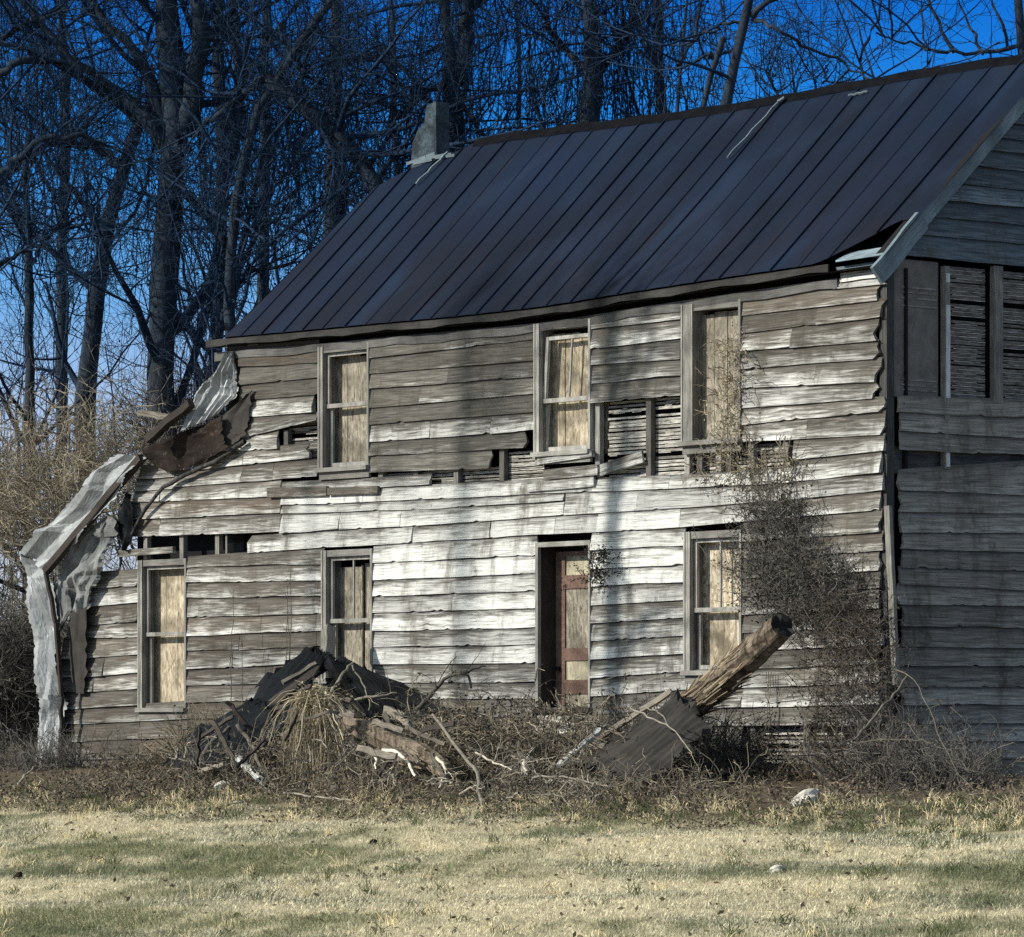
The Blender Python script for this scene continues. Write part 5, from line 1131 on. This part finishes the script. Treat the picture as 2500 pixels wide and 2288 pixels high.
tree('tall vine wrapped tree behind the torn sheets, forking above the eave line',
     [([(405, 1040), (385, 840), (395, 740), (409, 560), (428, 400), (421, 250), (418, 120), (412, -60)], 24, 26), ([(428, 400), (470, 280), (490, 130), (480, -60)], 22, 14), ([(425, 430), (372, 190), (300, 90), (180, -40)], 16, 7), ([(425, 390), (360, 275), (280, 220), (170, 140), (40, -10)], 15, 5), ([(430, 440), (500, 520), (545, 600)], 12, 5)],
     64, limbs=9, sub=6, twig=5, fine=3, vine=420, rv=.25)
tree('leaning tree rising from the lower left into the big fork', [([(205, 1050), (212, 900), (236, 680), (273, 496), (298, 384), (347, 298), (400, 210)], 27, 12), ([(290, 400), (230, 360), (120, 345), (0, 440)], 11, 4), ([(340, 300), (275, 240), (160, 160), (0, 100)], 11, 4), ([(262, 560), (180, 470), (110, 370), (60, 300)], 8, 3)],
     68, limbs=6, sub=5, twig=5, fine=2, vine=260, rv=.3)
tree('straight pale grey tree right of the forked tree', [([(530, 900), (539, 682), (545, 434), (539, 248), (533, 0), (530, -80)], 15, 12), ([(540, 470), (585, 300), (575, 120), (560, -60)], 12, 8), ([(545, 320), (605, 170), (700, 60), (770, -60)], 9, 5)], 70, limbs=10, sub=6, twig=5, fine=3, vine=240, rv=.4)
tree('slim curved tree leaning left out of the roof edge', [([(500, 900), (520, 824), (558, 744), (585, 640), (620, 496), (640, 380)], 9, 5), ([(540, 780), (600, 660), (720, 640)], 6, 3)], 66, limbs=6, sub=5, twig=5, vine=60, rv=.3)
tree('broken tree with a long dead limb sloping down behind the roof', [([(570, 900), (560, 600), (572, 420), (620, 262), (651, 186), (720, 100), (825, 0), (860, -40)], 12, 9), ([(651, 186), (700, 230), (762, 279), (830, 340), (893, 403), (924, 470)], 13, 17), ([(651, 186), (576, 248), (500, 300)], 9, 5), ([(745, 262), (740, 180), (690, 90)], 8, 4)],
     62, limbs=9, sub=6, twig=5, fine=3, vine=420, rv=.5)
tree('dark straight trunk between the forked tree and the chimney', [([(812, 600), (812, 250), (812, 100), (815, -60)], 18, 16), ([(812, 160), (900, 140), (1000, 170)], 8, 4)], 76, limbs=8, sub=5, twig=5, fine=2, vine=200, rv=.6)
tree('ivy wrapped twin trunk tree behind the chimney', [([(1112, 600), (1112, 347), (1118, 186), (1088, 60), (1076, -60)], 34, 18), ([(1116, 200), (1138, 90), (1150, -60)], 20, 14), ([(1130, 260), (1180, 330), (1215, 360)], 7, 4), ([(1095, 190), (1030, 240), (960, 300)], 8, 4)], 74, limbs=8, sub=5, twig=5, fine=2, vine=520, rv=.35)
tree('thick ivy covered trunk behind the middle of the ridge', [([(1432, 600), (1432, 310), (1455, 186), (1448, 60), (1442, -60)], 36, 28), ([(1455, 190), (1510, 110), (1545, 40)], 12, 8), ([(1440, 180), (1370, 110), (1330, 60)], 9, 5)], 72, limbs=8, sub=5, twig=5, fine=2, vine=700, rv=.45)
tree('vine curtained trunk right of the thick ivy covered trunk', [([(1630, 600), (1622, 280), (1612, 130), (1603, -60)], 18, 14), ([(1615, 170), (1560, 70), (1530, -30)], 9, 6)], 73, limbs=6, sub=4, twig=5, vine=750, rv=.55)
tree('pair of slender stems rising beside the vine curtain', [([(1640, 600), (1650, 220), (1662, 90), (1682, -60)], 7, 5), ([(1655, 160), (1700, 60), (1720, -40)], 5, 3)], 70, limbs=6, sub=4, twig=4, fine=2)
tree('short dead snag with a broken top above the ridge', [([(1705, 600), (1709, 267), (1720, 190), (1732, 140), (1766, 92)], 12, 7), ([(1730, 140), (1750, 130), (1762, 132)], 4, 2)], 66, limbs=2, sub=1, twig=1, fine=0, lim_len=(.25, .6), tt0=.6)
tree('bare leaning tree with smooth trunk against the open sky', [([(1735, 600), (1758, 262), (1796, 124), (1833, 0), (1850, -60)], 21, 15), ([(1836, 46), (1895, 70), (1975, 118), (2050, 150), (2118, 186), (2170, 215)], 5, 2), ([(1836, 40), (1880, 10), (1910, -40)], 8, 5), ([(1815, 50), (1750, 60), (1680, 110)], 4, 2)], 66, limbs=4, sub=4, twig=4, fine=2, tt0=.7)
tree('spreading bare tree at the right edge above the ridge', [([(2500, 600), (2498, 130), (2492, 0), (2488, -60)], 16, 14), ([(2484, 112), (2430, 135), (2384, 133), (2310, 125), (2242, 112), (2140, 80)], 5, 2), ([(2400, 133), (2370, 70), (2330, -20)], 4, 2), ([(2330, 128), (2280, 40), (2250, -40)], 5, 3), ([(2460, 120), (2440, 40), (2400, -40)], 4, 2)], 68, limbs=5, sub=5, twig=4, fine=2, up=.4)
tree('thin bare tree with forked branches over the right half of the ridge', [([(2160, 600), (2140, 250), (2085, 120), (2040, 20), (2000, -60)], 6, 3), ([(2100, 150), (2140, 60), (2160, -40)], 4, 2)], 75, limbs=4, sub=4, twig=3, fine=1, up=.4)
tree('low bare tree just showing above the middle right of the ridge', [([(1960, 700), (1950, 330), (1940, 230), (1930, 130)], 5, 2), ([(1955, 300), (2010, 200), (2030, 150)], 3, 2), ([(1945, 300), (1890, 220), (1870, 170)], 3, 2)], 80, limbs=6, sub=4, twig=4, fine=1, lim_len=(1, 2.2), up=.5)
tree('slender tree at the far left edge', [([(70, 1000), (68, 868), (74, 620), (66, 480), (70, 330)], 14, 6), ([(74, 640), (130, 560), (180, 540)], 6, 3), ([(70, 560), (20, 460), (-20, 400)], 7, 3)], 66, limbs=9, sub=6, twig=5, vine=120, rv=.5)
tree('bare tree just outside the left edge with limbs reaching in', [([(-120, 1000), (-110, 700), (-90, 300), (-80, 0)], 22, 14), ([(-90, 500), (20, 400), (120, 330), (200, 330), (279, 362)], 10, 3), ([(-90, 250), (40, 150), (174, 149), (335, 248)], 10, 3), ([(-85, 150), (60, 60), (160, 20)], 9, 3), ([(-100, 760), (0, 640), (90, 600)], 8, 3)], 64, limbs=6, sub=5, twig=5, fine=2)
tree('dark tree far back between the forked tree and the roof', [([(640, 800), (648, 560), (640, 350), (655, 100), (660, -60)], 12, 10), ([(645, 500), (700, 420), (740, 330)], 6, 3)], 84, limbs=10, sub=5, twig=5, fine=2, vine=420, rv=.8)
tree('dark tree far back at the left', [([(150, 900), (150, 600), (160, 300), (150, -60)], 14, 9), ([(152, 520), (90, 400), (30, 330)], 6, 3)], 86, limbs=10, sub=5, twig=5, fine=2, vine=200, rv=.8)
tree('dark tree far back behind the chimney', [([(960, 700), (965, 350), (955, 120), (950, -60)], 11, 8)], 86, limbs=11, sub=5, twig=5, fine=2, vine=160, rv=.6)
tree('dark tree far back between chimney and thick ivy covered trunk', [([(1270, 700), (1275, 350), (1262, 120), (1255, -60)], 9, 6)], 88, limbs=9, sub=5, twig=5, fine=2, vine=120, rv=.6)
# undergrowth of the wood: bushes one by one near the house, the rest one mass
def thicket(label, px, py, wpx, dep, n, size, ca, cb, nl=0, up=.9):
    dep = dep + 13
    b = AT(px, py, dep); sp_ = np.stack([b[0] + rng.normal(0, wpx * dep / FPX * .5, 60) * Rv[0], b[1] + rng.normal(0, wpx * dep / FPX * .5, 60) * Rv[1], np.full(60, b[2]) + rng.normal(0, .3, 60)], 1)
    tangle('bramble_bush', sp_, n, size, label, 'bush', ca, cb, (ca, cb), nl, .03, up=up, gnarl=.48, r=.008, kids=5, group='bramble bushes at the edge of the wood', npts=8)
thicket('tan bramble bush behind the silver tin sheet', 130, 1330, 150, 62, 190, (1.2, 3.0), GREYB * .8, TAN * 1.5, 300)
thicket('pale bramble bush beside the leaning tree', 260, 1200, 120, 66, 190, (1.2, 2.6), GREYB * .9, TAN * 1.7, 200)
thicket('grey bramble bush at the far left edge', 10, 1250, 110, 66, 190, (1.2, 2.8), GREYB * .9, TAN * 1.6, 200)
thicket('dark bramble bush low at the far left', 10, 1720, 150, 60, 620, (.8, 3.0), GREYB * .4, GREYB * 1.2, 3500)
thicket('bramble bush below the pleated tarp', 420, 1120, 100, 68, 360, (1.0, 2.4), GREYB * .9, GREYB * 2.4, 200)
def woods():
    t = TB(); n = 55; dep = rng.uniform(95, 160, n); u = rng.uniform(-.135, .005, n)
    base = np.stack([CAM[0] + (Dv[0] + Rv[0] * u) * dep, CAM[1] + (Dv[1] + Rv[1] * u) * dep, np.full(n, ZB)], 1)
    H = rng.uniform(5, 13, n) * np.where(u > .02, .5, np.where(u > -.03, .8, 1.0)); kk = np.linspace(0, 1, 9)
    p = base[:, None] + np.zeros((n, 9, 3)); p[..., 2] += H[:, None] * kk; p[..., :2] += np.cumsum(rng.normal(size=(n, 9, 2)) * .16, 1)
    r = rng.uniform(.03, .13, n)[:, None] * np.linspace(1, .25, 9)[None]; t.add(p, r, 4, (.45, 0, 0))
    a, b = grow(p, r, 9, (1.2, 3.5), 6, .8, .35, .25, .2, 1, .5, .3, .014); t.add(a, b, 3, (.45, 0, 0))
    c, d = grow(a, b, 4, (.6, 1.8), 4, .9, .2, .3, .1, 1, .6, .4, .010); t.add(c, d, 3, (.5, 0, 0))
    tag(t.build('distant_woods', M['twig']), 'bare woods far behind the house', 'woods', kind='stuff')
    t = TB(); n = 950; dep = rng.uniform(80, 120, n); u = rng.uniform(-.13, -.02, n)
    base = np.stack([CAM[0] + (Dv[0] + Rv[0] * u) * dep, CAM[1] + (Dv[1] + Rv[1] * u) * dep, np.full(n, ZB)], 1); base[:, 2] += rng.uniform(0, 2.2, n)
    H = rng.uniform(.8, 2.8, n); p = base[:, None] + np.zeros((n, 7, 3)); kk = np.linspace(0, 1, 7); p[..., 2] += H[:, None] * kk; p[..., :2] += np.cumsum(rng.normal(size=(n, 7, 2)) * .14, 1)
    t.add(p, np.full((n, 7), .010) * rng.uniform(.6, 1.6, (n, 1)), 3, cols(n, GREYB * .6, GREYB * 2.0))
    a, b = grow(p, np.full((n, 7), .01), 5, (.4, 1.4), 5, .9, .1, .3, .1, 1, .7, .4, .006); t.add(a, b, 3, cols(len(a), GREYB * .7, TAN * 1.7))
    q = base[rng.integers(0, n, 4000)] + rng.normal(size=(4000, 3)) * .4; t.leaves(q, .06, cols(4000, GREYB * .6, BRN * 1.2))
    tag(t.build('undergrowth', M['tint'], smooth=False), 'grey brown undergrowth at the foot of the woods', 'undergrowth', kind='stuff')
woods()
# bare trees across the lawn, on the sunny side: outside the frame, they only throw their shadows on the front
def lawn_tree(x, y, h, r, label, lean=0.0, limbs=9, crown=.45):
    g = float(ground_z(x, y)); root = empty('bare_tree', (x, y, g), label, 'tree', 'bare trees on the sunny side of the lawn')
    p = resample([(x, y, g - .2), (x + lean * .4, y, g + h * .35), (x + lean, y + .2, g + h * .7), (x + lean * 1.2, y, g + h)], 20); rr_ = np.linspace(r, r * .35, 20)
    t = TB(); t.add(p[None], rr_[None], 8, (.5, 0, 0)); t.build('trunk', M['bark'], root)
    c = TB(); a, b = grow(p[None], rr_[None], limbs, (2, 4.5), 8, .8, .3, .2, crown, 1, .5, .3, .02); c.add(a, b, 5, (.5, 0, 0)); d, e = grow(a, b, 6, (1, 2.4), 6, .9, .2, .25, .15, 1, .6, .35, .01); c.add(d, e, 4, (.5, 0, 0))
    f, h_ = grow(d, e, 6, (.4, 1.2), 5, .9, .1, .25, .1, 1, .6, .5, .006); c.add(f, h_, 3, (.5, 0, 0)); c.build('crown', M['twig'], root)
def toward_sun(px, dist, off=0.0):
    q = P(px, 1200, 0); h = np.array([-sin(SUN_AZ), -cos(SUN_AZ)]); return q[0] + h[0] * dist, q[1] + h[1] * dist
SUN_AZ, SUN_EL = radians(24), radians(28)
x, y = toward_sun(1545, 15); lawn_tree(x, y, 15, .27, 'tall bare tree across the lawn whose trunk shades the wall right of the door', -.25, crown=.62)
x, y = toward_sun(1100, 36); lawn_tree(x, y, 27, .22, 'very tall bare tree far across the lawn shading the upper wall', .3, crown=.55, limbs=16)
x, y = toward_sun(700, 30); lawn_tree(x, y, 21, .12, 'slim bare tree across the lawn casting a faint shade on the lean-to', .5, crown=.6, limbs=8)

# ================================================================== lights, sky, camera
SUN_AZ, SUN_EL = radians(24), radians(28)        # to the left of the facade's normal
sd = np.array([-sin(SUN_AZ) * cos(SUN_EL), -cos(SUN_AZ) * cos(SUN_EL), sin(SUN_EL)])
from mathutils import Vector, Matrix
su = bpy.data.lights.new('sun', 'SUN'); su.energy = 5.0; su.angle = radians(0.55); su.color = (1.0, 0.945, 0.85)
so_ = bpy.data.objects.new('sun', su); link(so_); so_.rotation_euler = Vector(-sd).to_track_quat('-Z', 'Y').to_euler(); so_.location = tuple(sd * 40)
w = bpy.data.worlds.new('World'); sc.world = w; w.use_nodes = True; nt = w.node_tree; nt.nodes.clear()
def wn(t, **k):
    x = nt.nodes.new(t)
    for a, b in k.items(): setattr(x, a, b)
    return x
out = wn('ShaderNodeOutputWorld'); bg = wn('ShaderNodeBackground'); sky = wn('ShaderNodeTexSky', sky_type='NISHITA')
sky.sun_disc = False; sky.sun_elevation = SUN_EL; sky.sun_rotation = math.atan2(sd[0], sd[1]); sky.air_density = 1.0; sky.dust_density = 0.6
geo = wn('ShaderNodeTexCoord'); sp = wn('ShaderNodeSeparateXYZ'); nt.links.new(geo.outputs['Generated'], sp.inputs[0])
rp = wn('ShaderNodeValToRGB'); nt.links.new(sp.outputs[2], rp.inputs[0]); e = rp.color_ramp.elements
stops = [(0.0, (4.6, 5.0, 5.5)), (0.06, (3.3, 4.1, 5.5)), (0.092, (1.1, 2.9, 5.6)), (0.122, (0.16, 1.9, 5.5)), (0.16, (0.02, 1.0, 4.5))]
while len(e) < len(stops): e.new(0.5)
for k, (p, c) in enumerate(stops): e[k].position = p; e[k].color = (c[0] / 10, c[1] / 10, c[2] / 10, 1)
mu = wn('ShaderNodeMix', data_type='RGBA', blend_type='MULTIPLY'); mu.inputs[0].default_value = 1; nt.links.new(rp.outputs[0], mu.inputs[6]); mu.inputs[7].default_value = (10, 10, 10, 1)
mp = wn('ShaderNodeMapRange', interpolation_type='SMOOTHSTEP'); nt.links.new(sp.outputs[2], mp.inputs[0]); mp.inputs[1].default_value = 0.17; mp.inputs[2].default_value = 0.45
mx = wn('ShaderNodeMix', data_type='RGBA'); nt.links.new(mp.outputs[0], mx.inputs[0]); nt.links.new(mu.outputs[2], mx.inputs[6]); hs = wn('ShaderNodeHueSaturation'); hs.inputs['Saturation'].default_value = 0.45; hs.inputs['Value'].default_value = 1.15; nt.links.new(sky.outputs[0], hs.inputs['Color']); tn = wn('ShaderNodeMix', data_type='RGBA', blend_type='MULTIPLY'); tn.inputs[0].default_value = 1; nt.links.new(hs.outputs[0], tn.inputs[6]); tn.inputs[7].default_value = (1.03, 1.08, 0.90, 1); nt.links.new(tn.outputs[2], mx.inputs[7])
nt.links.new(mx.outputs[2], bg.inputs[0]); bg.inputs[1].default_value = 0.15; nt.links.new(bg.outputs[0], out.inputs[0])

cd = bpy.data.cameras.new('camera'); co = bpy.data.objects.new('camera', cd); link(co); sc.camera = co
cd.sensor_fit = 'HORIZONTAL'; cd.sensor_width = 36.0; cd.lens = 36.0 * FPX / 2500.0
cd.shift_y = (YH - 1144.0) / 2500.0; cd.clip_start = 0.5; cd.clip_end = 2000
co.location = (CAM[0], CAM[1], 0.0)
co.rotation_euler = (radians(90), 0, math.atan2(-Dv[0], Dv[1]))
sc.view_settings.view_transform = 'Standard'; sc.view_settings.look = 'None'; sc.view_settings.exposure = 0; sc.view_settings.gamma = 1
sc.cycles.use_denoising = False
sc.cycles.max_bounces = 6
